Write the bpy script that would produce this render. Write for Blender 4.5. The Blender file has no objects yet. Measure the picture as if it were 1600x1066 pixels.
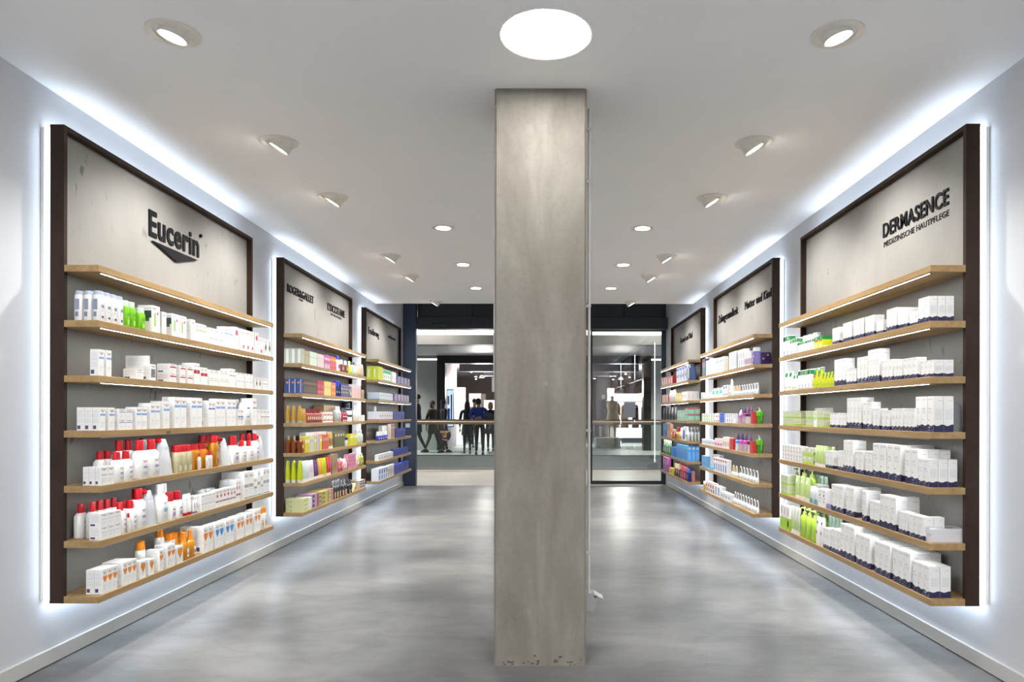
import bpy, bmesh, math, random
from mathutils import Vector, Matrix
random.seed(7)
scene = bpy.context.scene
COL = scene.collection
PI = math.pi

# ------------------------------------------------------------------ camera, world, exposure
F, VX, VY, ROLL, EYE = 1067.0, 851.0, 647.6, 0.0015, 1.164     # lens in pixels of the 1600x1066 frame, horizon point, eye height
cam_data = bpy.data.cameras.new('camera')
cam = bpy.data.objects.new('camera', cam_data)
COL.objects.link(cam)
cam_data.sensor_width = 36.0
cam_data.lens = F / 1600.0 * 36.0
cam_data.shift_x = -(VX - 800.0) / 1600.0
cam_data.shift_y = (VY - 533.0) / 1600.0
cam_data.clip_start, cam_data.clip_end = 0.05, 120
cam.matrix_world = Matrix.Translation((0, 0, EYE)) @ Matrix.Rotation(PI / 2, 4, 'X') @ Matrix.Rotation(ROLL, 4, 'Z')
scene.camera = cam

world = bpy.data.worlds.new('world'); scene.world = world
world.use_nodes = True
world.node_tree.nodes['Background'].inputs[0].default_value = (0.75, 0.8, 0.9, 1)
world.node_tree.nodes['Background'].inputs[1].default_value = 0.12

vs = scene.view_settings
vs.view_transform, vs.look, vs.gamma, vs.exposure, vs.use_curve_mapping = 'Standard', 'None', 1.0, 1.2, False

# light strengths (relative)
LED_COOL, LED_COOL_S = (0.72, 0.85, 1.0), 2.8      # frame back-lighting
LED_SHELF, LED_SHELF_S = (0.90, 0.95, 1.0), 25.0    # strips under the shelves
SPOT_WARM, SPOT_W = (1.0, 0.965, 0.92), 42.0         # adjustable downlights on the walls
DOWN_W = 50.0                                       # fixed downlights
ROUND_S = 22.0                                      # round panel lamp
C = scene.cycles
C.use_denoising = True
C.max_bounces, C.diffuse_bounces, C.glossy_bounces, C.transparent_max_bounces = 7, 4, 3, 12
C.caustics_reflective = C.caustics_refractive = False
C.sample_clamp_indirect = 4.0

# ------------------------------------------------------------------ materials
def new_mat(name):
    m = bpy.data.materials.new(name); m.use_nodes = True
    return m, m.node_tree, m.node_tree.nodes['Principled BSDF']

def ramp(nt, stops):
    r = nt.nodes.new('ShaderNodeValToRGB')
    e = r.color_ramp.elements
    while len(e) < len(stops): e.new(0.5)
    for k, (p, c) in enumerate(stops):
        e[k].position = p; e[k].color = (*c, 1)
    return r

def coords(nt, scale=(1, 1, 1), kind='Object'):
    t = nt.nodes.new('ShaderNodeTexCoord'); mp = nt.nodes.new('ShaderNodeMapping')
    mp.inputs['Scale'].default_value = scale
    nt.links.new(t.outputs[kind], mp.inputs[0])
    return mp.outputs[0]

def noise(nt, vec, scale, detail=4, rough=0.55, dist=0.0):
    n = nt.nodes.new('ShaderNodeTexNoise')
    n.inputs['Scale'].default_value = scale; n.inputs['Detail'].default_value = detail
    n.inputs['Roughness'].default_value = rough; n.inputs['Distortion'].default_value = dist
    nt.links.new(vec, n.inputs['Vector'])
    return n.outputs['Fac']

def bump(nt, b, h, strength, dist=0.01):
    bp = nt.nodes.new('ShaderNodeBump')
    bp.inputs['Strength'].default_value = strength; bp.inputs['Distance'].default_value = dist
    nt.links.new(h, bp.inputs['Height']); nt.links.new(bp.outputs[0], b.inputs['Normal'])

def mixc(nt, fac, a, b, mode='MIX'):
    m = nt.nodes.new('ShaderNodeMix'); m.data_type = 'RGBA'; m.blend_type = mode
    for s, v in ((m.inputs[0], fac), (m.inputs[6], a), (m.inputs[7], b)):
        if isinstance(v, (int, float)): s.default_value = v
        elif isinstance(v, tuple): s.default_value = (*v, 1)
        else: nt.links.new(v, s)
    return m.outputs[2]

_pl = {}
def P(col, rough=0.42, metal=0.0, coat=0.0):
    """plain surface colour with a faint procedural grain"""
    key = (tuple(round(c, 3) for c in col), rough, metal, coat)
    if key in _pl: return _pl[key]
    m, nt, b = new_mat('surface')
    n = noise(nt, coords(nt), 90, 2)
    lo = tuple(c * 0.96 for c in col)
    r = ramp(nt, [(0.35, lo), (0.65, col)])
    nt.links.new(n, r.inputs[0]); nt.links.new(r.outputs[0], b.inputs['Base Color'])
    b.inputs['Roughness'].default_value = rough; b.inputs['Metallic'].default_value = metal
    b.inputs['Coat Weight'].default_value = coat
    _pl[key] = m
    return m

def emit(name, col, s):
    m, nt, b = new_mat(name)
    b.inputs['Base Color'].default_value = (0.8, 0.8, 0.8, 1)
    b.inputs['Emission Color'].default_value = (*col, 1); b.inputs['Emission Strength'].default_value = s
    return m

def plaster(name, col, strength=0.05):
    m, nt, b = new_mat(name)
    v = coords(nt)
    n = noise(nt, v, 1.3, 3); f = noise(nt, v, 160, 3)
    r = ramp(nt, [(0.3, tuple(c * 0.975 for c in col)), (0.7, col)])
    nt.links.new(n, r.inputs[0]); nt.links.new(r.outputs[0], b.inputs['Base Color'])
    b.inputs['Roughness'].default_value = 0.6
    bump(nt, b, f, strength, 0.002)
    return m

M_WALL = plaster('wall_paint', (0.56, 0.575, 0.605))
M_CEIL = plaster('ceiling_paint', (0.94, 0.94, 0.94))
M_WHITE = P((0.82, 0.82, 0.80), 0.35)
M_LAMPW = P((0.78, 0.75, 0.68), 0.4)
M_BASEB = P((0.56, 0.555, 0.53), 0.4)

def concrete_floor():
    m, nt, b = new_mat('polished_concrete')
    v = coords(nt)
    big = noise(nt, v, 0.8, 4, 0.5, 0.4)
    vs_ = coords(nt, (0.75, 1.5, 1))
    streak = noise(nt, vs_, 1.2, 4, 0.5, 0.6)
    r = ramp(nt, [(0.36, (0.120, 0.123, 0.127)), (0.5, (0.180, 0.181, 0.182)), (0.62, (0.265, 0.262, 0.256))])
    nt.links.new(big, r.inputs[0])
    r2 = ramp(nt, [(0.36, (0.80, 0.80, 0.80)), (0.5, (0.92, 0.92, 0.92)), (0.64, (1, 1, 1))])
    nt.links.new(streak, r2.inputs[0])
    col = mixc(nt, 1.0, r.outputs[0], r2.outputs[0], 'MULTIPLY')
    mid = noise(nt, coords(nt, (0.8, 1.6, 1)), 4.5, 6, 0.6, 0.8); rm = ramp(nt, [(0.38, (0.84, 0.84, 0.84)), (0.60, (1, 1, 1))]); nt.links.new(mid, rm.inputs[0])
    col = mixc(nt, 1.0, col, rm.outputs[0], 'MULTIPLY')
    fine = noise(nt, v, 45, 3)
    rf = ramp(nt, [(0.3, (0.95, 0.95, 0.95)), (0.6, (1, 1, 1))]); nt.links.new(fine, rf.inputs[0])
    col = mixc(nt, 1.0, col, rf.outputs[0], 'MULTIPLY')
    nt.links.new(col, b.inputs['Base Color'])
    b.inputs['Roughness'].default_value = 0.30
    b.inputs['Specular IOR Level'].default_value = 0.10
    return m
M_FLOOR = concrete_floor()

def column_concrete():
    m, nt, b = new_mat('bare_concrete')
    v = coords(nt); vz = coords(nt, (3.0, 3.0, 0.9))
    n1 = noise(nt, vz, 1.6, 8, 0.6, 0.6); n2 = noise(nt, v, 38, 5, 0.7)
    r = ramp(nt, [(0.32, (0.160, 0.143, 0.115)), (0.5, (0.210, 0.192, 0.161)), (0.68, (0.270, 0.252, 0.218))])
    nt.links.new(n1, r.inputs[0])
    r2 = ramp(nt, [(0.30, (0.90, 0.90, 0.90)), (0.5, (1, 1, 1))]); nt.links.new(n2, r2.inputs[0])
    col = mixc(nt, 1.0, r.outputs[0], r2.outputs[0], 'MULTIPLY')
    n3 = noise(nt, v, 9, 2); r3 = ramp(nt, [(0.74, (0, 0, 0)), (0.84, (1, 1, 1))]); nt.links.new(n3, r3.inputs[0])
    col = mixc(nt, r3.outputs[0], col, (0.33, 0.315, 0.28))
    nt.links.new(col, b.inputs['Base Color']); b.inputs['Roughness'].default_value = 0.72
    bump(nt, b, n2, 0.25, 0.004)
    return m
M_COLUMN = column_concrete()

def panel_plaster():
    m, nt, b = new_mat('mineral_panel')
    v = coords(nt, (1, 1.2, 0.6))
    n1 = noise(nt, v, 2.2, 6, 0.6, 0.5)
    r = ramp(nt, [(0.3, (0.235, 0.229, 0.216)), (0.7, (0.285, 0.279, 0.265))]); nt.links.new(n1, r.inputs[0])
    v2 = coords(nt, (1, 26, 9)); n2 = noise(nt, v2, 1.0, 3, 0.6, 0.2)
    r2 = ramp(nt, [(0.62, (0, 0, 0)), (0.67, (1, 1, 1))]); nt.links.new(n2, r2.inputs[0])
    n3 = noise(nt, coords(nt), 3.0, 2); r3 = ramp(nt, [(0.5, (0, 0, 0)), (0.62, (1, 1, 1))]); nt.links.new(n3, r3.inputs[0])
    f = mixc(nt, 1.0, r2.outputs[0], r3.outputs[0], 'MULTIPLY')
    col = mixc(nt, f, r.outputs[0], (0.12, 0.115, 0.105))
    nt.links.new(col, b.inputs['Base Color']); b.inputs['Roughness'].default_value = 0.55
    bump(nt, b, n1, 0.12, 0.01)
    return m
M_PANEL = panel_plaster()

def rust_frame():
    m, nt, b = new_mat('dark_bronze_frame')
    n = noise(nt, coords(nt, (1, 1, 1)), 5, 6, 0.65)
    r = ramp(nt, [(0.3, (0.026, 0.015, 0.010)), (0.7, (0.042, 0.026, 0.018))]); nt.links.new(n, r.inputs[0])
    nt.links.new(r.outputs[0], b.inputs['Base Color']); b.inputs['Roughness'].default_value = 0.6; b.inputs['Specular IOR Level'].default_value = 0.2
    return m
M_FRAME = rust_frame()

def oak():
    m, nt, b = new_mat('oak')
    oi = nt.nodes.new('ShaderNodeObjectInfo'); sc_ = nt.nodes.new('ShaderNodeMath'); sc_.operation = 'MULTIPLY'; sc_.inputs[1].default_value = 37.0
    nt.links.new(oi.outputs['Random'], sc_.inputs[0])
    def shifted(scale):
        a = nt.nodes.new('ShaderNodeVectorMath'); a.operation = 'ADD'
        nt.links.new(coords(nt, scale), a.inputs[0]); nt.links.new(sc_.outputs[0], a.inputs[1]); return a.outputs[0]
    v = shifted((14, 1.1, 14)); g = noise(nt, v, 2.4, 7, 0.62, 0.5)
    r = ramp(nt, [(0.25, (0.24, 0.147, 0.058)), (0.5, (0.325, 0.21, 0.088)), (0.78, (0.41, 0.277, 0.13))]); nt.links.new(g, r.inputs[0])
    k = noise(nt, shifted((9, 5, 9)), 1.7, 2); rk = ramp(nt, [(0.735, (0, 0, 0)), (0.77, (1, 1, 1))]); nt.links.new(k, rk.inputs[0])
    col = mixc(nt, rk.outputs[0], r.outputs[0], (0.12, 0.06, 0.025))
    nt.links.new(col, b.inputs['Base Color']); b.inputs['Roughness'].default_value = 0.45
    bump(nt, b, g, 0.08, 0.002)
    return m
M_OAK = oak()
M_LED = emit('led_cool', LED_COOL, LED_COOL_S)
M_LEDF = emit('led_cool_far', LED_COOL, 10.0)
M_LEDB = emit('led_cool_down', LED_COOL, 13.0)
M_LEDT = emit('led_cool_up', LED_COOL, 9.0)
M_LEDS = emit('led_shelf', LED_SHELF, LED_SHELF_S)
M_LENS = emit('lamp_lens', (1.0, 0.93, 0.82), 14.0)
M_ROUND_FILL = emit('fill_lamp_diffuser', (1.0, 0.985, 0.96), 105.0)
M_ROUND = emit('round_lamp_diffuser', (1.0, 0.985, 0.96), ROUND_S)
M_NAVY = P((0.020, 0.029, 0.058), 0.36)
M_NAVYD = P((0.012, 0.014, 0.019), 0.35)
M_BLACK = P((0.012, 0.012, 0.014), 0.3)
M_SIGN = P((0.006, 0.006, 0.008), 0.5); M_SIGN.node_tree.nodes['Principled BSDF'].inputs['Specular IOR Level'].default_value = 0.15
M_STEEL = P((0.45, 0.45, 0.44), 0.3, 0.9)

def glass(name, tint=(0.93, 0.96, 0.95), base=0.05):
    m = bpy.data.materials.new(name); m.use_nodes = True
    nt = m.node_tree; nt.nodes.clear()
    out = nt.nodes.new('ShaderNodeOutputMaterial'); mx = nt.nodes.new('ShaderNodeMixShader')
    tr = nt.nodes.new('ShaderNodeBsdfTransparent'); tr.inputs[0].default_value = (*tint, 1)
    gl = nt.nodes.new('ShaderNodeBsdfGlossy'); gl.inputs['Roughness'].default_value = 0.0
    lw = nt.nodes.new('ShaderNodeLayerWeight'); lw.inputs['Blend'].default_value = 0.5
    p = nt.nodes.new('ShaderNodeMath'); p.operation = 'POWER'; p.inputs[1].default_value = 4
    a = nt.nodes.new('ShaderNodeMath'); a.operation = 'MULTIPLY_ADD'; a.inputs[1].default_value = 0.8; a.inputs[2].default_value = base
    nt.links.new(lw.outputs['Facing'], p.inputs[0]); nt.links.new(p.outputs[0], a.inputs[0])
    nt.links.new(a.outputs[0], mx.inputs[0]); nt.links.new(tr.outputs[0], mx.inputs[1]); nt.links.new(gl.outputs[0], mx.inputs[2])
    nt.links.new(mx.outputs[0], out.inputs[0])
    return m
M_GLASS = glass('door_glass', (0.90, 0.93, 0.92), 0.13)
M_BGLASS = glass('balustrade_glass', (0.93, 0.96, 0.95), 0.03)

# ------------------------------------------------------------------ mesh building
class MB:
    def __init__(s): s.v, s.f, s.m, s.mats = [], [], [], []
    def mi(s, mat):
        if mat not in s.mats: s.mats.append(mat)
        return s.mats.index(mat)
    def poly(s, pts, mat):
        b = len(s.v); s.v += [tuple(p) for p in pts]; s.f.append(tuple(range(b, b + len(pts)))); s.m.append(s.mi(mat))
    def box(s, x0, x1, y0, y1, z0, z1, mat, faces=None):
        """faces: optional dict of face -> material (keys -x +x -y +y -z +z)"""
        b = len(s.v)
        s.v += [(x, y, z) for z in (z0, z1) for y in (y0, y1) for x in (x0, x1)]
        for k, q in (('-z', (0, 2, 3, 1)), ('+z', (4, 5, 7, 6)), ('-y', (0, 1, 5, 4)), ('+y', (2, 6, 7, 3)), ('-x', (0, 4, 6, 2)), ('+x', (1, 3, 7, 5))):
            s.f.append(tuple(b + i for i in q)); s.m.append(s.mi((faces or {}).get(k, mat)))
    def prism(s, pts, axis, a0, a1, mat):
        """2D polygon (ccw) extruded along an axis"""
        def P3(p, a):
            if axis == 'x': return (a, p[0], p[1])
            if axis == 'y': return (p[0], a, p[1])
            return (p[0], p[1], a)
        b = len(s.v); n = len(pts)
        s.v += [P3(p, a0) for p in pts] + [P3(p, a1) for p in pts]
        s.f.append(tuple(b + i for i in reversed(range(n)))); s.m.append(s.mi(mat))
        s.f.append(tuple(b + n + i for i in range(n))); s.m.append(s.mi(mat))
        for i in range(n):
            j = (i + 1) % n
            s.f.append((b + i, b + j, b + n + j, b + n + i)); s.m.append(s.mi(mat))
    def loft(s, rings, mat, n=14, cx=0, cy=0, power=2.0, M=None, cap=True):
        """rings of (z, rx, ry[, dx]); superellipse sections"""
        b = len(s.v)
        for r in rings:
            z, rx, ry = r[0], r[1], r[2]; dx = r[3] if len(r) > 3 else 0
            for i in range(n):
                a = 2 * PI * (i + 0.5) / n; c, q = math.cos(a), math.sin(a)
                p = Vector((cx + dx + math.copysign(abs(c) ** (2 / power), c) * rx, cy + math.copysign(abs(q) ** (2 / power), q) * ry, z))
                s.v.append(tuple(M @ p if M else p))
        k = s.mi(mat)
        for j in range(len(rings) - 1):
            for i in range(n):
                i2 = (i + 1) % n
                s.f.append((b + j * n + i, b + j * n + i2, b + (j + 1) * n + i2, b + (j + 1) * n + i)); s.m.append(k)
        if cap:
            s.f.append(tuple(b + i for i in reversed(range(n)))); s.m.append(k)
            e = b + (len(rings) - 1) * n
            s.f.append(tuple(e + i for i in range(n))); s.m.append(k)
    def mesh(s, name, smooth=False):
        me = bpy.data.meshes.new(name); me.from_pydata(s.v, [], s.f)
        for m in s.mats: me.materials.append(m)
        me.polygons.foreach_set('material_index', s.m)
        if smooth:
            me.polygons.foreach_set('use_smooth', [True] * len(s.f))
        me.update()
        if smooth: 
            try: me.set_sharp_from_angle(angle=math.radians(40))
            except Exception: pass
        return me

def link(name, me, parent=None, loc=None):
    o = bpy.data.objects.new(name, me); COL.objects.link(o)
    if parent: o.parent = parent
    if loc: o.location = loc
    return o
def tag(o, label=None, cat=None, group=None, kind=None):
    if label: o['label'] = label
    if cat: o['category'] = cat
    if group: o['group'] = group
    if kind: o['kind'] = kind
    return o
def empty(name, loc=(0, 0, 0), rz=0.0):
    o = bpy.data.objects.new(name, None); COL.objects.link(o); o.location = loc; o.rotation_euler = (0, 0, rz)
    o.empty_display_size = 0.05
    return o
def bx(name, x0, x1, y0, y1, z0, z1, mat, parent=None, kind=None, faces=None):
    m = MB()
    c = ((x0 + x1) / 2, (y0 + y1) / 2, z0)
    if parent: c = (0, 0, 0)
    m.box(x0 - c[0], x1 - c[0], y0 - c[1], y1 - c[1], z0 - c[2], z1 - c[2], mat, faces)
    o = link(name, m.mesh(name), parent, c)
    if kind: o['kind'] = kind
    return o

_txt = {}
def text_geo(s, res=2, offset=0.0):
    """flat triangles of a line of text, cap height 1, left edge 0"""
    key = (s, res, offset)
    if key in _txt: return _txt[key]
    def tri(t):
        cu = bpy.data.curves.new('t', 'FONT'); cu.body = t; cu.size = 1.0; cu.resolution_u = res; cu.offset = offset; cu.fill_mode = 'FRONT'; cu.space_character = 1.06
        o = bpy.data.objects.new('t', cu); COL.objects.link(o)
        dg = bpy.context.evaluated_depsgraph_get()
        me = bpy.data.meshes.new_from_object(o.evaluated_get(dg))
        v = [tuple(p.co) for p in me.vertices]; f = [tuple(p.vertices) for p in me.polygons]
        bpy.data.objects.remove(o); bpy.data.curves.remove(cu); bpy.data.meshes.remove(me)
        return v, f
    v, f = tri(s); cv, _ = tri('H')
    cap = max(p[1] for p in cv); x0 = min(p[0] for p in v); x1 = max(p[0] for p in v)
    v = [((p[0] - x0) / cap, p[1] / cap) for p in v]
    _txt[key] = (v, f, (x1 - x0) / cap)
    return _txt[key]

# ------------------------------------------------------------------ the six shelving units
class U: pass
def unit(sgn, D, Y0, Y1, name):
    u = U(); u.s, u.D, u.Y0, u.Y1, u.name = sgn, D, Y0, Y1, name
    return u
UN = {
 'L1': unit(-1, 2.030, 3.108, 5.118, 'front-left'), 'L2': unit(-1, 2.038, 5.742, 7.800, 'middle-left'), 'L3': unit(-1, 2.044, 8.420, 10.48, 'rear-left'),
 'R1': unit(1, 1.744, 3.086, 5.086, 'front-right'), 'R2': unit(1, 1.752, 5.730, 7.740, 'middle-right'), 'R3': unit(1, 1.763, 8.416, 10.41, 'rear-right'),
}
WALL_L, WALL_R, CEIL_Z, CEIL_END = -2.300, 2.014, 2.670, 9.30
SHELF_T = 0.031
SHELF_Z = {k: 1.842 - 0.252 * i for i, k in enumerate('ABCDEFG')}
Z_BOT, Z_TOP = 0.299, 2.481

unit_label = {
 'L1': ('wall shelving unit with triangle logo above its oak shelves, front-left', 'shelving unit'),
 'L2': ('wall shelving unit holding colourful cosmetics, middle one on the left wall', 'shelving unit'),
 'L3': ('wall shelving unit with blue vitamin boxes, beside the entrance on the left wall', 'shelving unit'),
 'R1': ('wall shelving unit stocked with white and navy cartons, front-right', 'shelving unit'),
 'R2': ('wall shelving unit with baby bottles and dental goods, middle of right wall', 'shelving unit'),
 'R3': ('wall shelving unit with sky-blue boxes, beside the glass door on the right wall', 'shelving unit'),
}

def sign(parent, u, text, x0, x1, yt, yb, bold=0.0, depth=0.007, name='lettering', res=4):
    """raised letters on the back panel; x0..x1 span and cap height at x0, read from the photograph"""
    X = u.D + 0.195
    xl, xr = x0, x1
    Ya, Yb_ = F * X / abs(xl - VX), F * X / abs(xr - VX)
    s0 = F / Ya
    hy = VY + ROLL * (x0 - VX)
    zt, zb = EYE + (hy - yt) / s0, EYE + (hy - yb) / s0
    v, f, w = text_geo(text, res, bold)
    m = MB(); k = m.mi(M_SIGN)
    xf = u.s * (X - depth); xb = u.s * (X - 0.0004)
    base = len(m.v)
    P3 = lambda p, x: (x, Ya + (Yb_ - Ya) * p[0] / w, zb + (zt - zb) * p[1])
    m.v += [P3(p, xf) for p in v] + [P3(p, xb) for p in v]
    n = len(v)
    edges = {}
    for q in f:
        m.f.append(tuple(base + i for i in q)); m.m.append(k)
        for a, b in zip(q, q[1:] + q[:1]):
            edges[(a, b)] = edges.get((a, b), 0) + 1
    for (a, b) in edges:
        if (b, a) not in edges:
            m.f.append((base + b, base + a, base + n + a, base + n + b)); m.m.append(k)
    me = m.mesh(name)
    bm = bmesh.new(); bm.from_mesh(me); bmesh.ops.recalc_face_normals(bm, faces=bm.faces); bm.to_mesh(me); bm.free()
    return link(name, me, parent)

def build_unit(key):
    u = UN[key]; s = u.s
    root = empty('shelving_unit'); root.location = (0, 0, 0)
    tag(root, unit_label[key][0], unit_label[key][1], 'wall shelving units')
    ff, pn, out = u.D + 0.159, u.D + 0.195, u.D + 0.223
    X = lambda a, b: (min(s * a, s * b), max(s * a, s * b))
    T = 0.022
    for nm, y0, y1, z0, z1 in (('side_panel', u.Y0, u.Y0 + T, Z_BOT, Z_TOP), ('side_panel', u.Y1 - T, u.Y1, Z_BOT, Z_TOP),
                               ('top_panel', u.Y0 + T, u.Y1 - T, Z_TOP - T, Z_TOP), ('bottom_panel', u.Y0 + T, u.Y1 - T, Z_BOT, Z_BOT + 0.010)):
        x0, x1 = X(ff, out); 
        if nm == 'bottom_panel': x0, x1 = X(pn + 0.002, out)
        bx(nm, x0, x1, y0, y1, z0, z1, M_FRAME, root)
    x0, x1 = X(pn, pn + 0.018)
    bx('back_panel', x0, x1, u.Y0 + T, u.Y1 - T, Z_BOT + 0.010, Z_TOP - T, M_PANEL, root)
    # LED ring in the gap between frame and wall
    wl = abs(WALL_L) if s < 0 else WALL_R
    g0, g1 = out - 0.004, min(out + 0.029, wl - 0.006)
    wf = '-x' if s < 0 else '+x'
    ins = 0.004; th = 0.010
    A = P((0.5, 0.5, 0.5), 0.5)
    x0, x1 = X(g0 + 0.004, g1)
    bx('backlight_strip', x0, x1, u.Y0 + ins, u.Y0 + ins + th, Z_BOT + 0.012, Z_TOP - 0.012, A, root, faces={'-y': M_LED})
    c0, c1 = X(g1 + 0.0005, wl - 0.001)
    bx('gap_filler', c0, c1, u.Y0 + 0.006, u.Y0 + 0.020, Z_BOT + 0.012, Z_TOP - 0.012, M_WHITE, root)  # white filler added to mask the dark gap between strip and wall
    f0, f1 = X(out + 0.002, out + 0.016)
    bx('backlight_strip', f0, f1, u.Y1 - ins - th, u.Y1 - ins, Z_BOT + 0.012, Z_TOP - 0.012, A, root, faces={'+y': M_LEDF})
    bx('backlight_strip', x0, x1, u.Y0 + 0.03, u.Y1 - 0.03, Z_TOP - 0.018 - th, Z_TOP - 0.018, A, root, faces={'+z': M_LEDT})
    bx('backlight_strip', x0, x1, u.Y0 + 0.03, u.Y1 - 0.03, Z_BOT + 0.014, Z_BOT + 0.014 + th, A, root, faces={'-z': M_LEDB})
    for k, z in SHELF_Z.items():
        m = MB()
        d, f2, p2 = s * u.D, s * (ff - 0.0005), s * (pn - 0.0005)
        pts = [(d, u.Y0), (f2, u.Y0), (f2, u.Y0 + T + 0.0005), (p2, u.Y0 + T + 0.0005), (p2, u.Y1 - T - 0.0005), (f2, u.Y1 - T - 0.0005), (f2, u.Y1), (d, u.Y1)]
        if s > 0: pts = pts
        else: pts = pts[::-1]
        cz = z - SHELF_T
        m.prism([(a - d, b - u.Y0) for a, b in pts][::-1] if False else [(a - d, b - u.Y0) for a, b in pts], 'z', 0, SHELF_T, M_OAK)
        me = m.mesh('shelf'); bm = bmesh.new(); bm.from_mesh(me); bmesh.ops.recalc_face_normals(bm, faces=bm.faces)
        bmesh.ops.bevel(bm, geom=[e for e in bm.edges if e.calc_length() > 0.14 or abs(e.verts[0].co.z - e.verts[1].co.z) > 0.02], offset=0.0012, segments=1, affect='EDGES')
        bm.to_mesh(me); bm.free()
        sh = link('shelf', me, root, (d, u.Y0, cz))
        sh['label'] = {'A': 'top oak shelf', 'B': 'second oak shelf', 'C': 'third oak shelf', 'D': 'fourth oak shelf', 'E': 'fifth oak shelf', 'F': 'sixth oak shelf', 'G': 'bottom oak shelf'}[k]
        if k != 'G':
            mm = MB(); a0, a1 = X(u.D + 0.007, u.D + 0.013)
            mm.box(a0 - d, a1 - d, 0.03, u.Y1 - u.Y0 - 0.03, -0.0035, -0.0002, M_WHITE, {'-z': M_LEDS})
            link('led_strip', mm.mesh('led_strip'), sh)
    return root
ROOTS = {k: build_unit(k) for k in UN}

u = UN['L1']; r = ROOTS['L1']
sign(r, u, 'Eucerin', 231, 309.5, 326.5, 366.5, 0.024)
def tri_mark(parent, u):
    X = u.D + 0.195
    m = MB()
    pts = [(3.854, 2.141), (4.107, 2.077), (4.356, 2.143)]
    m.prism(pts, 'x', u.s * X + 0.0004, u.s * X + 0.014, M_SIGN)
    a = []
    for i in range(12):
        a.append((4.405 + 0.011 * math.cos(i * PI / 6), 2.312 + 0.011 * math.sin(i * PI / 6)))
    link('logo_triangle', m.mesh('logo_triangle'), parent)
    m2 = MB(); m2.prism(a, 'x', u.s * X + 0.0004, u.s * X + 0.012, M_SIGN)
    link('registered_mark', m2.mesh('registered_mark'), parent)
tri_mark(r, u)
u = UN['L2']; r = ROOTS['L2']
sign(r, u, 'ROGER&GALLET', 448, 489, 443, 455.5, 0.012)
sign(r, u, 'PARIS', 466.3, 472.8, 466.2, 469.0, 0.0, depth=0.003)
sign(r, u, "L'OCCITANE", 511.2, 537.9, 473.0, 484.2, 0.012)
sign(r, u, 'EN PROVENCE', 516.2, 533.6, 489.0, 492.6, 0.0, depth=0.003)
u = UN['L3']; r = ROOTS['L3']
sign(r, u, 'Ernährung', 575, 591.5, 510.8, 520.6, 0.0)
sign(r, u, 'orthomol', 606, 617, 522.4, 527.6, 0.004)
u = UN['R1']; r = ROOTS['R1']
sign(r, u, 'DERMASENCE', 1380.6, 1482.8, 350.6, 371.6, 0.014)
sign(r, u, 'MEDIZINISCHE HAUTPFLEGE', 1381.3, 1482.8, 378.6, 386.8, 0.0, depth=0.003)
u = UN['R2']; r = ROOTS['R2']
sign(r, u, 'Mutter und Kind', 1164.2, 1205.4, 472.4, 484.6, 0.0)
sign(r, u, 'Zahngesundheit', 1122.8, 1153.2, 494.5, 506.0, 0.0)
u = UN['R3']; r = ROOTS['R3']
sign(r, u, 'Gesund und Vital', 1063.4, 1082, 528.6, 537.0, 0.0)

# ------------------------------------------------------------------ room shell
YB = -5.0
ENT = 11.10
def S(o): o['kind'] = 'structure'; return o
m = MB()
m.box(-2.5, 2.25, YB, ENT, -0.12, 0.0, M_FLOOR)
S(link('floor', m.mesh('floor')))
jm = P((0.17, 0.17, 0.17), 0.6)
for yj in (3.60, 7.9):
    m = MB(); m.box(-2.29, 2.0, yj, yj + 0.0035, 0.0, 0.0006, P((0.24, 0.235, 0.23), 0.5)); S(link('trim_floor_joint', m.mesh('trim_floor_joint')))
bx('ceiling', -2.5, 2.25, YB, CEIL_END, CEIL_Z, CEIL_Z + 0.30, M_CEIL, kind='structure')
bx('ceiling_entrance', -2.5, 2.25, CEIL_END, ENT + 0.3, 3.35, 3.50, M_CEIL, kind='structure')
bx('wall_left', -2.5, WALL_L, YB, ENT - 0.02, 0.0, 3.35, M_WALL, kind='structure')
bx('wall_right', WALL_R, 2.25, YB, ENT + 0.24, 0.0, 3.35, M_WALL, kind='structure')
bx('wall_back', -2.3, WALL_R, YB - 0.15, YB, 0.0, CEIL_Z, M_WALL, kind='structure')
def baseboard(name, s, X):
    ya = YB
    for k, y1 in enumerate((0.9, 3.93, 6.9, 9.2, 11.06)):
        m = MB()
        a, b = (X, X + 0.016) if s < 0 else (X - 0.016, X)
        m.box(a, b, ya, y1 - 0.002, 0.006, 0.072, M_BASEB)
        S(link(name, m.mesh(name))); ya = y1
baseboard('baseboard_left', -1, WALL_L); baseboard('baseboard_right', 1, WALL_R)

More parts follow.
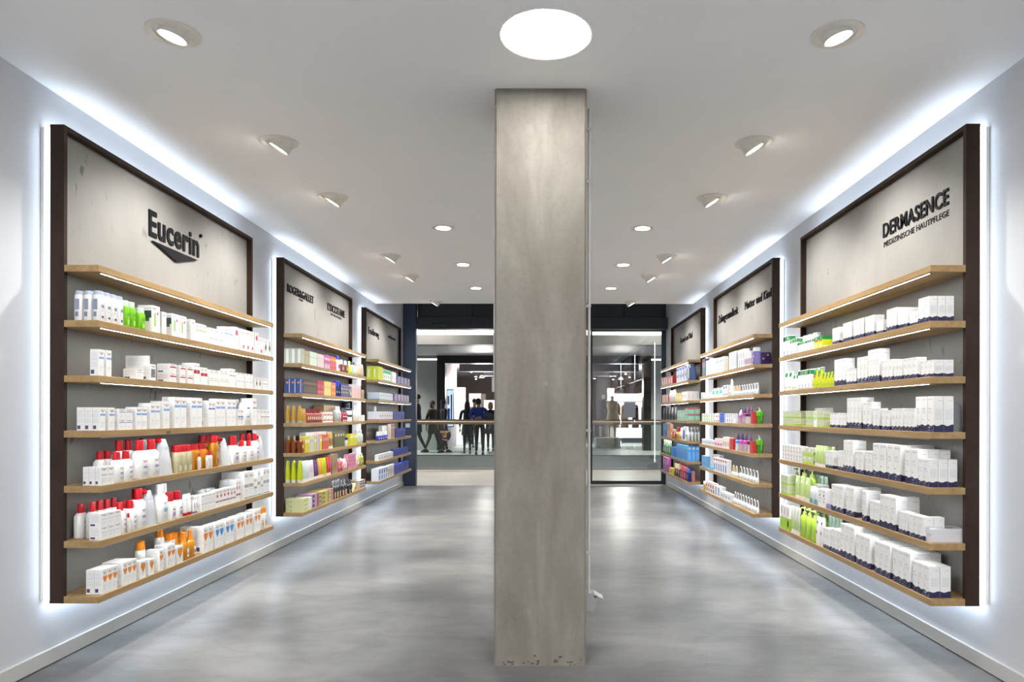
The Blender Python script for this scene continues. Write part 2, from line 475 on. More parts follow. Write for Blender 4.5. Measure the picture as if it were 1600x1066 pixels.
# ------------------------------------------------------------------ column with its conduits
def column():
    x0, x1, y0, y1 = -0.2335, 0.1930, 3.155, 3.575
    c = 0.010
    pts = [(x0 + c, y0), (x1 - c, y0), (x1, y0 + c), (x1, y1 - c), (x1 - c, y1), (x0 + c, y1), (x0, y1 - c), (x0, y0 + c)]
    m = MB()
    n = 40
    k = m.mi(M_COLUMN); rnd = random.Random(3)
    for j in range(n + 1):
        z = CEIL_Z * j / n
        for i, (a, b) in enumerate(pts):
            e = (rnd.random() - 0.5) * 0.0016
            if z < 0.03: e += (rnd.random() - 0.5) * 0.004
            m.v.append((a + e, b + e, z))
    for j in range(n):
        for i in range(8):
            i2 = (i + 1) % 8
            m.f.append((j * 8 + i, j * 8 + i2, (j + 1) * 8 + i2, (j + 1) * 8 + i)); m.m.append(k)
    m.f.append(tuple(reversed(range(8)))); m.m.append(k); m.f.append(tuple(n * 8 + i for i in range(8))); m.m.append(k)
    o = link('concrete_column', m.mesh('concrete_column'))
    o['kind'] = 'structure'
    # chips and pores at the foot
    mm = MB(); dk = P((0.10, 0.09, 0.075), 0.9)
    for i in range(26):
        a = x0 + 0.012 + rnd.random() * (x1 - x0 - 0.024); z = 0.004 + abs(rnd.gauss(0, 0.018)); q = 0.0015 + rnd.random() * 0.003
        mm.loft([(z, q * 1.8, 0.0009), (z + q, q * 2.4, 0.0011), (z + 2 * q, q, 0.0007)], dk, 6, a, y0 - 0.0004)
    link('worn_foot', mm.mesh('worn_foot'), o)
column()

def tube_mesh(m, x, y, z0, z1, r, mat, n=12): m.loft([(z0, r, r), (z1, r, r)], mat, n, x, y)
cg = P((0.70, 0.68, 0.66), 0.4)
rt = empty('cable_conduit', (0.2135, 3.30, 0.30)); tag(rt, 'thin grey cable conduit running down the right side of the concrete column', 'conduit')
m = MB(); m.loft([(0, .0075, .0075), (2.34, .0075, .0075)], cg, 12); link('pipe', m.mesh('pipe', True), rt)
for z in (0.19, 0.78, 1.38, 1.98, 2.235):
    m = MB(); m.box(-0.0205, 0.0095, -0.008, 0.008, z, z + 0.014, P((0.6, 0.59, 0.57), 0.4)); link('clip', m.mesh('clip'), rt)
rt = empty('socket_box', (0.2215, 3.33, 0.215)); tag(rt, 'grey surface socket with its flap standing open low on the column', 'socket')
m = MB(); m.box(-0.0275, 0.016, -0.036, 0.036, 0, 0.085, P((0.42, 0.41, 0.41), 0.4)); link('housing', m.mesh('housing'), rt)
m = MB()
mat = P((0.62, 0.63, 0.66), 0.35); m.prism([(0.016, 0.079), (0.062, 0.057), (0.063, 0.061), (0.018, 0.085)], 'y', -0.034, 0.034, mat); link('flap', m.mesh('flap'), rt)
m = MB(); m.prism([(0.0165, 0.0), (0.028, 0.012), (0.040, 0.060), (0.0165, 0.060)], 'y', -0.022, 0.022, P((0.40, 0.40, 0.41), 0.4)); link('plug', m.mesh('plug'), rt)
rt = empty('wall_conduit', (-0.2440, 3.36, 0.0)); tag(rt, 'pale cable conduit with a switch box on the left side of the column', 'conduit')
m = MB(); m.loft([(1.345, .0085, .0085), (2.55, .0085, .0085)], P((0.74, 0.73, 0.70), 0.4), 12); link('pipe', m.mesh('pipe', True), rt)
m = MB(); m.box(-0.013, 0.010, -0.035, 0.035, 1.275, 1.345, P((0.78, 0.78, 0.76), 0.35)); link('switch_box', m.mesh('switch_box'), rt)
for z in (1.55, 2.0, 2.45):
    m = MB(); m.box(-0.010, 0.0100, -0.009, 0.009, z, z + 0.014, cg); link('clip', m.mesh('clip'), rt)

# ------------------------------------------------------------------ ceiling lamps
def spot_light(parent, loc, aim, watts, size, blend, col, radius=0.035):
    d = bpy.data.lights.new('lamp_light', 'SPOT'); d.energy = watts; d.spot_size = math.radians(size); d.spot_blend = blend
    d.color = col; d.shadow_soft_size = radius
    o = bpy.data.objects.new('lamp_light', d); COL.objects.link(o); o.parent = parent; o.location = loc
    o.rotation_euler = Vector(aim).to_track_quat('-Z', 'Y').to_euler()
    return o

def adjustable(x, y, side, label, ydir=0.0, power=1.0, tilt=31, drop=0.036):
    root = empty('adjustable_downlight', (x, y, CEIL_Z)); tag(root, label, 'ceiling light', 'adjustable downlights')
    m = MB()
    m.loft([(0, .101, .101), (-.004, .101, .101), (-.005, .096, .096), (-.003, .070, .070)], M_LAMPW, 36, cap=False)
    m.loft([(-.0005, .101, .101), (-.0025, .0695, .0695)], P((0.10, 0.095, 0.09), 0.6), 36, cap=False)
    link('flange', m.mesh('flange', True), root)
    axis = Vector((side * math.sin(math.radians(tilt)), ydir, -math.cos(math.radians(tilt)))).normalized()
    R = Vector((0, 0, -1)).rotation_difference(axis).to_matrix().to_4x4()
    cen = Vector((0.004 * side, 0, -drop))
    T = Matrix.Translation(cen) @ R
    m = MB()
    m.loft([(0.075, .050, .050), (0.045, .060, .060), (0.0, .058, .058), (-0.004, .055, .055), (-0.002, .050, .050), (0.006, .047, .047)], M_LAMPW, 32, M=T, cap=False)
    # shroud flaring up to the ceiling on the side away from the wall
    link('housing', m.mesh('housing', True), root)
    m = MB()
    n = 24; k = m.mi(M_LAMPW)
    for j in range(5):
        t = j / 4
        for i in range(n):
            a = 2 * PI * i / n
            lo = T @ Vector((math.cos(a) * .058, math.sin(a) * .058, 0.012))
            hi = Vector((math.cos(a) * .083, math.sin(a) * .083, -0.003))
            e = t ** 2.2
            q = lo.lerp(hi, e); q.z = lo.z + (hi.z - lo.z) * t
            m.v.append(tuple(q))
    for j in range(4):
        for i in range(n):
            i2 = (i + 1) % n
            m.f.append((j * n + i, j * n + i2, (j + 1) * n + i2, (j + 1) * n + i)); m.m.append(k)
    link('shroud', m.mesh('shroud', True), root)
    m = MB(); m.loft([(0.001, .051, .051), (0.003, .050, .050)], M_LENS, 32, M=T); link('lens', m.mesh('lens', True), root)
    spot_light(root, cen + axis * 0.02, axis, SPOT_W * power, 104, 0.85, SPOT_WARM)

L_Y = (2.70, 3.78, 4.74, 6.50, 7.44, 9.12)
ordn = ('nearest', 'second', 'third', 'fourth', 'fifth', 'last')
for i, y in enumerate(L_Y):
    adjustable(-1.47, y, -1, f'white tilting downlight, {ordn[i]} in the row along the left wall', power=0.5 if i == 0 else 1.0, tilt=15 if i == 0 else 31, drop=0.016 if i == 0 else 0.036)
    adjustable(1.155, y, 1, f'white tilting downlight, {ordn[i]} in the row along the right wall', power=0.5 if i == 0 else 1.0, tilt=15 if i == 0 else 31, drop=0.016 if i == 0 else 0.036)

def fixed(x, y, label):
    root = empty('recessed_downlight', (x, y, CEIL_Z)); tag(root, label, 'ceiling light', 'recessed downlights')
    m = MB()
    m.loft([(0, .093, .093), (-.004, .092, .092), (-.005, .086, .086), (-.0035, .058, .058)], M_LAMPW, 36, cap=False); link('flange', m.mesh('flange', True), root)
    m = MB(); m.loft([(-.0012, .060, .060), (-.0035, .058, .058)], M_LENS, 32); link('lens', m.mesh('lens', True), root)
    spot_light(root, (0, 0, -0.02), (0, 0, -1), DOWN_W, 120, 0.85, (1.0, 0.96, 0.91), 0.05)
for i, y in enumerate((5.52, 6.87, 8.15)):
    fixed(-0.822, y, f'flat round recessed downlight left of the column, {("nearest", "middle", "farthest")[i]} of three')
    fixed(0.789, y, f'flat round recessed downlight right of the column, {("nearest", "middle", "farthest")[i]} of three')

def round_lamp(x, y, lab, mat=M_ROUND):
    root = empty('round_panel_lamp', (x, y, CEIL_Z)); tag(root, lab, 'ceiling light')
    m = MB(); m.loft([(0, .186, .186), (-.006, .186, .186), (-.008, .182, .182), (-.006, .176, .176), (-.003, .175, .175)], M_WHITE, 64, cap=False); link('trim_ring', m.mesh('trim_ring', True), root)
    m = MB(); m.loft([(-.002, .176, .176), (-.005, .174, .174)], mat, 64); link('diffuser', m.mesh('diffuser', True), root)
round_lamp(0.0026, 2.705, 'large round glowing panel lamp in the ceiling before the column')
# unseen fill lamps added behind the camera to brighten column and goods
for i, (x, y) in enumerate(((-1.3, 0.0), (1.1, 0.0), (-1.3, -2.6), (1.1, -2.6))):
    round_lamp(x, y, ('added round fill lamp above the camera position, towards the left wall', 'added round fill lamp above the camera position, towards the right wall', 'added round fill lamp deep behind the camera, towards the left wall', 'added round fill lamp deep behind the camera, towards the right wall')[i], M_ROUND_FILL)

# ------------------------------------------------------------------ entrance
def entrance():
    r = empty('door_1', (0, 0, 0)); r['kind'] = 'structure'
    bx('post', -2.334, -2.095, ENT + 0.0, ENT + 0.12, 0, 3.34, M_NAVY, r)
    bx('post', 1.985, 2.056 + 0.18, ENT + 0.25, ENT + 0.45, 0, 3.34, M_NAVY, r)
    bx('header', -2.095, 2.0, ENT + 0.03, ENT + 0.25, 2.560, 2.745, M_NAVYD, r)
    m = MB()
    for a, b in ((-2.04, -1.195), (-1.185, -0.4), (-0.39, 0.5), (0.51, 1.30), (1.31, 1.93)):
        m.box(a, b, ENT + 0.12, ENT + 0.16, 2.76, 3.34, M_NAVYD)
    m.box(-2.095, 2.0, ENT + 0.165, ENT + 0.2, 2.745, 3.34, M_BLACK)
    link('header_panel', m.mesh('header_panel'), r)
    bx('threshold', -2.095, 2.0, ENT, ENT + 0.02, 0.0, 0.002, P((0.2, 0.2, 0.2), 0.4), r)
    m = MB(); m.loft([(0, .02, .115), (.02, .028, .120), (.045, .02, .115)], M_BLACK, 16, power=4); 
    link('motion_sensor', m.mesh('motion_sensor', True), r, (-1.71, ENT + 0.018, 2.60)).rotation_euler = (0, 0, PI / 2)
    s = MB(); s.box(-.007, .007, -.002, 0, 0, .010, P((0.6, 0.6, 0.6), 0.2)); link('sensor_eye', s.mesh('sensor_eye'), r, (-1.71, ENT - 0.004, 2.622))
entrance()
def glass_door():
    Y = ENT + 0.27
    r = empty('door_2', (0, 0, 0)); r['kind'] = 'structure'
    fr = M_NAVYD
    bx('stile', 0.765, 0.795, Y, Y + 0.04, 0.004, 2.60, fr, r); bx('stile', 1.945, 1.985, Y, Y + 0.04, 0.004, 2.60, fr, r)
    bx('rail', 0.795, 1.945, Y, Y + 0.04, 0.004, 0.058, fr, r); bx('rail', 0.795, 1.945, Y, Y + 0.04, 2.545, 2.60, fr, r)
    m = MB(); m.poly([(0.795, Y + 0.02, 0.058), (1.945, Y + 0.02, 0.058), (1.945, Y + 0.02, 2.545), (0.795, Y + 0.02, 2.545)], M_GLASS)
    link('glass_pane', m.mesh('glass_pane'), r)
    bx('guide_rail', 0.79, 1.98, Y - 0.012, Y - 0.002, 2.604, 2.612, M_STEEL, r)
    # opening-hours lines printed on the glass (too small to read)
    m = MB(); ink = P((0.03, 0.03, 0.035), 0.5); rnd = random.Random(5)
    for z in (0.452, 0.432, 0.338, 0.325, 0.300, 0.285, 0.262):
        x = 1.70 + rnd.random() * 0.06
        while x < 1.88:
            w = 0.012 + rnd.random() * 0.03
            m.box(x, min(x + w, 1.89), Y + 0.0185, Y + 0.0192, z, z + 0.007, ink); x += w + 0.01
    link('printed_lines', m.mesh('printed_lines'), r)
glass_door()
o = bx('paper_notice', 1.322, 1.514, ENT + 0.27 + 0.0165, ENT + 0.27 + 0.0185, 1.112, 1.368, P((0.42, 0.44, 0.50), 0.7))
tag(o, 'pale grey paper notice fixed to the glass entrance door', 'notice')
o = bx('paper_note', -2.262, -2.190, ENT - 0.004, ENT - 0.0005, 0.948, 1.012, P((0.8, 0.82, 0.86), 0.6))
tag(o, 'small white square sticker on the dark blue entrance post', 'sticker')

# ------------------------------------------------------------------ shopping mall beyond the entrance
def mall_tiles():
    m, nt, b = new_mat('mall_tiles')
    t = nt.nodes.new('ShaderNodeTexCoord'); mp = nt.nodes.new('ShaderNodeMapping'); mp.inputs['Rotation'].default_value = (0, 0, math.radians(-38))
    nt.links.new(t.outputs['Object'], mp.inputs[0])
    br = nt.nodes.new('ShaderNodeTexBrick'); br.inputs['Scale'].default_value = 1.0; br.offset = 0.5
    br.inputs['Color1'].default_value = (0.34, 0.325, 0.30, 1); br.inputs['Color2'].default_value = (0.37, 0.355, 0.33, 1); br.inputs['Mortar'].default_value = (0.20, 0.19, 0.18, 1)
    br.inputs['Mortar Size'].default_value = 0.006; br.inputs['Brick Width'].default_value = 1.2; br.inputs['Row Height'].default_value = 0.6
    nt.links.new(mp.outputs[0], br.inputs['Vector'])
    n = noise(nt, coords(nt), 2.2, 4); r = ramp(nt, [(0.3, (0.88, 0.88, 0.88)), (0.7, (1, 1, 1))]); nt.links.new(n, r.inputs[0])
    nt.links.new(mixc(nt, 1.0, br.outputs[0], r.outputs[0], 'MULTIPLY'), b.inputs['Base Color'])
    b.inputs['Roughness'].default_value = 0.42
    return m
M_TILES = mall_tiles()
GREYW = P((0.36, 0.39, 0.39), 0.3)
SLAB = P((0.52, 0.55, 0.55), 0.5)
def W(name, *a, **k): return bx(name, *a, kind='structure', **k)
W('floor_mall', -7, 7, ENT + 0.001, 14.36, -0.35, -0.001, M_TILES)
W('floor_gallery', -7, 7, 18.95, 34, -0.50, 0.0, SLAB)
W('floor_lower_level', -9, 9, 14.3, 19.0, -4.4, -4.2, SLAB)
W('wall_mall_left', -7.2, -7, ENT, 34, -4.4, 4.6, P((0.35, 0.36, 0.36), 0.5))
W('wall_mall_right', 7, 7.2, ENT, 34, -4.4, 4.6, P((0.35, 0.36, 0.36), 0.5))
W('wall_front_left', -7, -2.334, ENT + 0.05, ENT + 0.3, 0, 4.6, P((0.3, 0.3, 0.3), 0.5))
W('wall_front_right', 2.236, 7, ENT + 0.25, ENT + 0.45, 0, 4.6, P((0.3, 0.3, 0.3), 0.5))
W('ceiling_mall', -7, 7, ENT + 0.45, 22.0, 4.5, 4.6, P((0.6, 0.6, 0.6), 0.6))
M_COVE = emit('cove_light', (1.0, 0.975, 0.93), 2.4)
W('trim_bulkhead', -7, 7, 17.0, 17.35, 2.90, 3.14, P((0.13, 0.13, 0.128), 0.5))
o = bx('cove_lamp', -7, 7, 17.08, 17.30, 3.142, 3.325, P((0.7, 0.7, 0.7), 0.5), faces={'-y': M_COVE, '+y': M_COVE}); tag(o, 'long bright cove light above the mall gallery', 'light')
W('trim_soffit', -7, 7, 17.35, 21.95, 3.05, 3.14, P((0.34, 0.35, 0.37), 0.5))
# opposite shop front
W('wall_shop_left', -7, -3.46, 22.0, 22.2, 0, 3.30, GREYW); W('wall_shop_right', 3.42, 7, 22.0, 22.2, 0, 3.30, GREYW)
W('wall_shop_header', -7, 7, 21.96, 22.3, 3.30, 3.62, M_BLACK)
W('trim_shop_header', -3.46, 3.42, 21.94, 22.3, 2.80, 3.30, M_BLACK)
W('trim_shop_jamb', -3.46, -3.20, 21.94, 22.3, 0, 2.80, M_BLACK); W('trim_shop_jamb.001', 3.18, 3.42, 21.94, 22.3, 0, 2.80, M_BLACK)
M_LINE = emit('wall_line_light', (1.0, 0.96, 0.85), 1.1)
for a, b, s_ in ((-6.9, -3.46, 'left'), (3.42, 6.9, 'right')):
    o = bx('wall_light_line', a, b, 21.975, 21.998, 2.90, 2.955, M_WHITE, faces={'-y': M_LINE}); tag(o, f'slim horizontal light line on the grey wall, {s_} of the opposite shop', 'light')
# shop interior
PK = P((0.52, 0.47, 0.48), 0.6); BR = P((0.16, 0.125, 0.115), 0.5)
W('ceiling_shop', -7, 7, 22.3, 34, 2.95, 3.05, P((0.55, 0.51, 0.52), 0.7))
W('trim_shop_beam', -2.9, 3.2, 23.2, 23.5, 2.62, 2.95, P((0.22, 0.21, 0.25), 0.6))
W('trim_shop_beam.001', -2.2, 2.6, 24.6, 24.9, 2.55, 2.95, P((0.26, 0.25, 0.28), 0.6))
W('wall_shop_back', -7, 7, 33.8, 34, 0, 3.0, BR)
W('wall_shop_side', -3.5, -3.2, 22.3, 24.8, 0, 2.95, PK)
W('wall_shop_pillar', -3.48, -3.28, 25.0, 25.4, 0, 2.95, BR)
W('wall_shop_pillar.001', -2.62, -2.42, 28.0, 28.3, 0, 2.0, BR); W('wall_shop_pillar.002', 2.48, 2.75, 27.0, 27.3, 0, 2.2, PK)
M_LITW = emit('lit_wall', (1.0, 0.97, 0.96), 0.46)
for x0, x1, y, z1, lab in ((-3.42, -3.02, 26.0, 2.18, 'narrow backlit white wall panel in the shop opposite, far left'), (-3.12, -2.62, 28.2, 2.02, 'broad backlit white wall panel in the shop opposite, behind the people'),
                           (-2.40, -1.7, 27.0, 1.72, 'low backlit wall panel in the shop opposite, nearest the column')):
    o = bx('lit_wall_panel', x0, x1, y, y + 0.08, 0, z1, BR, faces={'-y': M_LITW}); tag(o, lab, 'light panel')
o = bx('lit_wall_panel', 2.80, 4.4, 28.0, 28.1, 0.2, 2.02, BR, faces={'-y': M_LITW}); tag(o, 'wide backlit white wall behind the clothes seen through the glass door', 'light panel')
M_BLUE = emit('blue_screen', (0.42, 0.62, 1.0), 0.5)
rt = empty('advertising_screen', (-3.05, 22.02, 0.75)); tag(rt, 'tall narrow screen glowing blue beside the opposite shop entrance', 'screen')
bx('casing', -0.12, 0.12, 0, 0.06, 0, 1.22, M_BLACK, rt); bx('display', -0.10, 0.10, -0.004, 0, 0.03, 1.19, M_BLUE, rt)
m = MB(); m.box(-0.09, -0.02, -0.006, -0.0045, 0.72, 1.0, P((0.8, 0.68, 0.6), 0.5)); m.box(0.02, 0.07, -0.006, -0.0045, 0.2, 1.05, P((0.04, 0.08, 0.25), 0.5)); m.box(-0.09, 0.0, -0.006, -0.0045, 0.1, 0.6, P((0.10, 0.20, 0.5), 0.5)); link('picture', m.mesh('picture'), rt)
M_DOT = emit('shop_spot', (1.0, 0.97, 0.93), 22.0)
spots = [(-2.6, 24.2), (-2.75, 25.6), (-1.9, 25.2), (-2.3, 26.6), (-1.75, 27.6), (-2.9, 28.8), (-2.1, 29.5), (-1.5, 30.5), (2.1, 24.2), (2.9, 25.0), (2.4, 26.2), (3.2, 27.0), (2.75, 28.4), (3.6, 29.0), (2.2, 30.2), (3.1, 31.0), (-3.1, 30.8), (0.2, 25.5), (0.6, 28.0)]
for i, (x, y) in enumerate(spots):
    rt = empty('shop_ceiling_spot', (x, y, 2.95)); side = 'left of the column' if x < 0 else ('behind the column' if x < 1 else 'behind the glass door')
    rk = sorted([q for q in spots if (q[0] < 0) == (x < 0) and (q[0] < 1) == (x < 1)], key=lambda q: q[1] / 1).index((x, y))
    tag(rt, f'tiny shop ceiling spot {side}, {("first", "second", "third", "fourth", "fifth", "sixth", "seventh", "eighth", "ninth")[rk]} counting away', 'spotlight', 'spots on the opposite shop ceiling')
    m = MB(); m.loft([(-0.01, .012, .012), (-.10, .012, .012), (-.11, .045, .045), (-.20, .045, .045)], P((0.2, 0.2, 0.2), 0.4), 10); link('body', m.mesh('body', True), rt)
    m = MB(); m.loft([(-.202, .042, .042), (-.206, .040, .040)], M_DOT, 10); link('lens', m.mesh('lens'), rt)
for i, (x, y) in enumerate(((-2.3, 25.0), (2.9, 26.0))):
    d = bpy.data.lights.new('shop_light', 'POINT'); d.energy = 110; d.shadow_soft_size = 0.3; d.color = (1, 0.94, 0.92)
    rt = empty('pendant_lamp', (x, y, 2.5)); tag(rt, ('round pendant lamp inside the shop opposite, behind the people', 'round pendant lamp inside the shop opposite, above the mannequins')[i], 'ceiling light')
    m = MB(); m.loft([(0.10, .03, .03), (.06, .09, .09), (0, .10, .10)], P((0.5, 0.48, 0.48), 0.5), 14); m.loft([(.45, .004, .004), (.10, .004, .004)], M_BLACK, 6); link('shade', m.mesh('shade', True), rt)
    o = bpy.data.objects.new('shop_light', d); COL.objects.link(o); o.parent = rt; o.location = (0, 0, -0.35)
for i, (x, y) in enumerate(((-3.4, 13.2), (-0.6, 13.2), (2.4, 13.2), (-3, 16.2), (2.8, 16.2), (-5.4, 20.4), (5.2, 20.4))):  # lamps added over the mall to brighten the slab edge and grey walls
    rt = empty('added_mall_lamp', (x, y, 4.5)); rt.location.z = 4.5 if i < 5 else 3.05; tag(rt, f'added mall fill lamp, {("above the shop entrance, left", "above the shop entrance, centre", "above the shop entrance, right", "over the atrium, left", "over the atrium, right", "over the far gallery, left", "over the far gallery, right")[i]}', 'ceiling light', 'added mall fill lamps')
    m = MB(); m.loft([(0, .1, .1), (-.008, .1, .1)], M_WHITE, 20); link('flange', m.mesh('flange'), rt)
    m = MB(); m.loft([(-.009, .08, .08), (-.012, .08, .08)], M_LENS, 20); link('lens', m.mesh('lens'), rt)
    spot_light(rt, (0, 0, -0.05), (0, 0, -1), 150 if i < 3 else (420 if i < 5 else 330), 140, 0.8, (1, 0.95, 0.88), 0.08)

# balustrades
M_RAIL = P((0.23, 0.165, 0.115), 0.4)
def balustrade(Y, x0, step, lab, rz=0.985, r=0.036, dirs=1):
    root = empty('glass_balustrade', (0, Y, 0)); tag(root, lab, 'balustrade')
    m = MB(); m.loft([(-6.9, r, r * 0.9), (6.9, r, r * 0.9)], M_RAIL, 20, M=Matrix.Translation((0, 0, rz)) @ Matrix.Rotation(PI / 2, 4, 'Y')); link('handrail', m.mesh('handrail', True), root)
    x = x0
    while x < 6.2:
        m = MB(); m.box(x + 0.004, x + step - 0.004, -0.008, 0.008, 0.03, rz - r * 0.8, M_BGLASS)
        link('glass_panel', m.mesh('glass_panel'), root); x += step
    m = MB(); m.box(-6.9, 6.9, -0.03, 0.03, -0.04, 0.03, P((0.30, 0.30, 0.29), 0.4)); link('base_channel', m.mesh('base_channel'), root)
    return root
balustrade(14.38, -6.95, 1.384, 'glass balustrade with brown handrail, nearer one at the atrium edge', 0.985)
balustrade(19.04, -6.8, 1.384, 'glass balustrade with brown handrail on the far side of the atrium', 0.985)
rt = empty('round_sticker', (-2.105, 14.366, 0.72)); tag(rt, 'round dark violet sticker with yellow print on the glass balustrade', 'sticker')
m = MB(); a = [(0.135 * math.cos(i * PI / 16), 0.135 * math.sin(i * PI / 16)) for i in range(32)]
m.prism(a, 'y', -0.002, 0, P((0.035, 0.022, 0.07), 0.5)); link('disc', m.mesh('disc'), rt)
m = MB(); ye = P((0.75, 0.5, 0.06), 0.5); wh = P((0.7, 0.7, 0.75), 0.5)
for x, z, w, c in ((-.09, .075, .10, ye), (.02, .075, .08, wh), (-.09, .05, .17, ye), (-.05, .0, .03, ye), (0, .02, .045, ye), (-.01, -.015, .055, wh), (-.04, -.045, .08, ye), (-.05, -.095, .04, ye), (0, -.105, .06, wh)):
    m.box(x, x + w, -0.004, -0.0022, z, z + 0.014, c)
link('print', m.mesh('print'), rt)

# ------------------------------------------------------------------ people
SKIN = P((0.50, 0.31, 0.22), 0.55)
def skinned(name, chains, mat, parent, lev=1, root_i=0):
    """one continuous surface grown along chains of (x, y, z, r); a chain may start at an index of an earlier vertex"""
    me = bpy.data.meshes.new(name); v, e, r = [], [], []
    for ch in chains:
        prev = None
        for p in ch:
            if isinstance(p, int): prev = p; continue
            v.append(p[:3]); r.append(p[3])
            i = len(v) - 1
            if prev is not None: e.append((prev, i))
            prev = i
    me.from_pydata(v, e, []); me.materials.append(mat)
    o = link(name, me, parent)
    sk = o.modifiers.new('Skin', 'SKIN'); sk.use_smooth_shade = True
    for i, q in enumerate(r):
        q = (q, q) if isinstance(q, (int, float)) else q
        me.skin_vertices[0].data[i].radius = q
        me.skin_vertices[0].data[i].use_root = (i == root_i)
    ss = o.modifiers.new('Subdivision', 'SUBSURF'); ss.levels = lev; ss.render_levels = lev
    return o
def head_parts(root, c, hair_mat, style, yaw=0.0, pitch=0.0, scale=1.0):
    """hair over a head centred at c; the face looks along local -y before turning"""
    R = Matrix.Translation(c) @ Matrix.Rotation(yaw, 4, 'Z') @ Matrix.Rotation(pitch, 4, 'X') @ Matrix.Scale(scale, 4)
    m = MB()
    m.loft([(-.02, .080, .088), (.03, .089, .100), (.075, .080, .092), (.108, .050, .060), (.122, .012, .016)], hair_mat, 14, cy=0.022, M=R)
    if style == 'long': m.loft([(.05, .088, .07), (-.05, .098, .060), (-.18, .105, .055), (-.33, .085, .040), (-.40, .04, .02)], hair_mat, 14, cy=0.055, M=R)
    if style == 'bob': m.loft([(.05, .092, .075), (-.05, .100, .070), (-.13, .092, .055), (-.15, .05, .03)], hair_mat, 14, cy=0.035, M=R)
    link('hair', m.mesh('hair', True), root)
    m = MB(); dk = P((0.03, 0.02, 0.02), 0.4); lip = P((0.38, 0.16, 0.13), 0.5)
    for sx in (-1, 1):
        m.loft([(-.004, .012, .004), (.004, .012, .004)], dk, 8, cx=sx * .032, cy=-0.091, M=R)
        m.loft([(.018, .018, .003), (.024, .018, .003)], hair_mat, 8, cx=sx * .033, cy=-0.093, M=R)
    m.loft([(-.064, .022, .004), (-.056, .022, .004)], lip, 8, cx=0, cy=-0.090, M=R)
    link('face_features', m.mesh('face_features'), root)

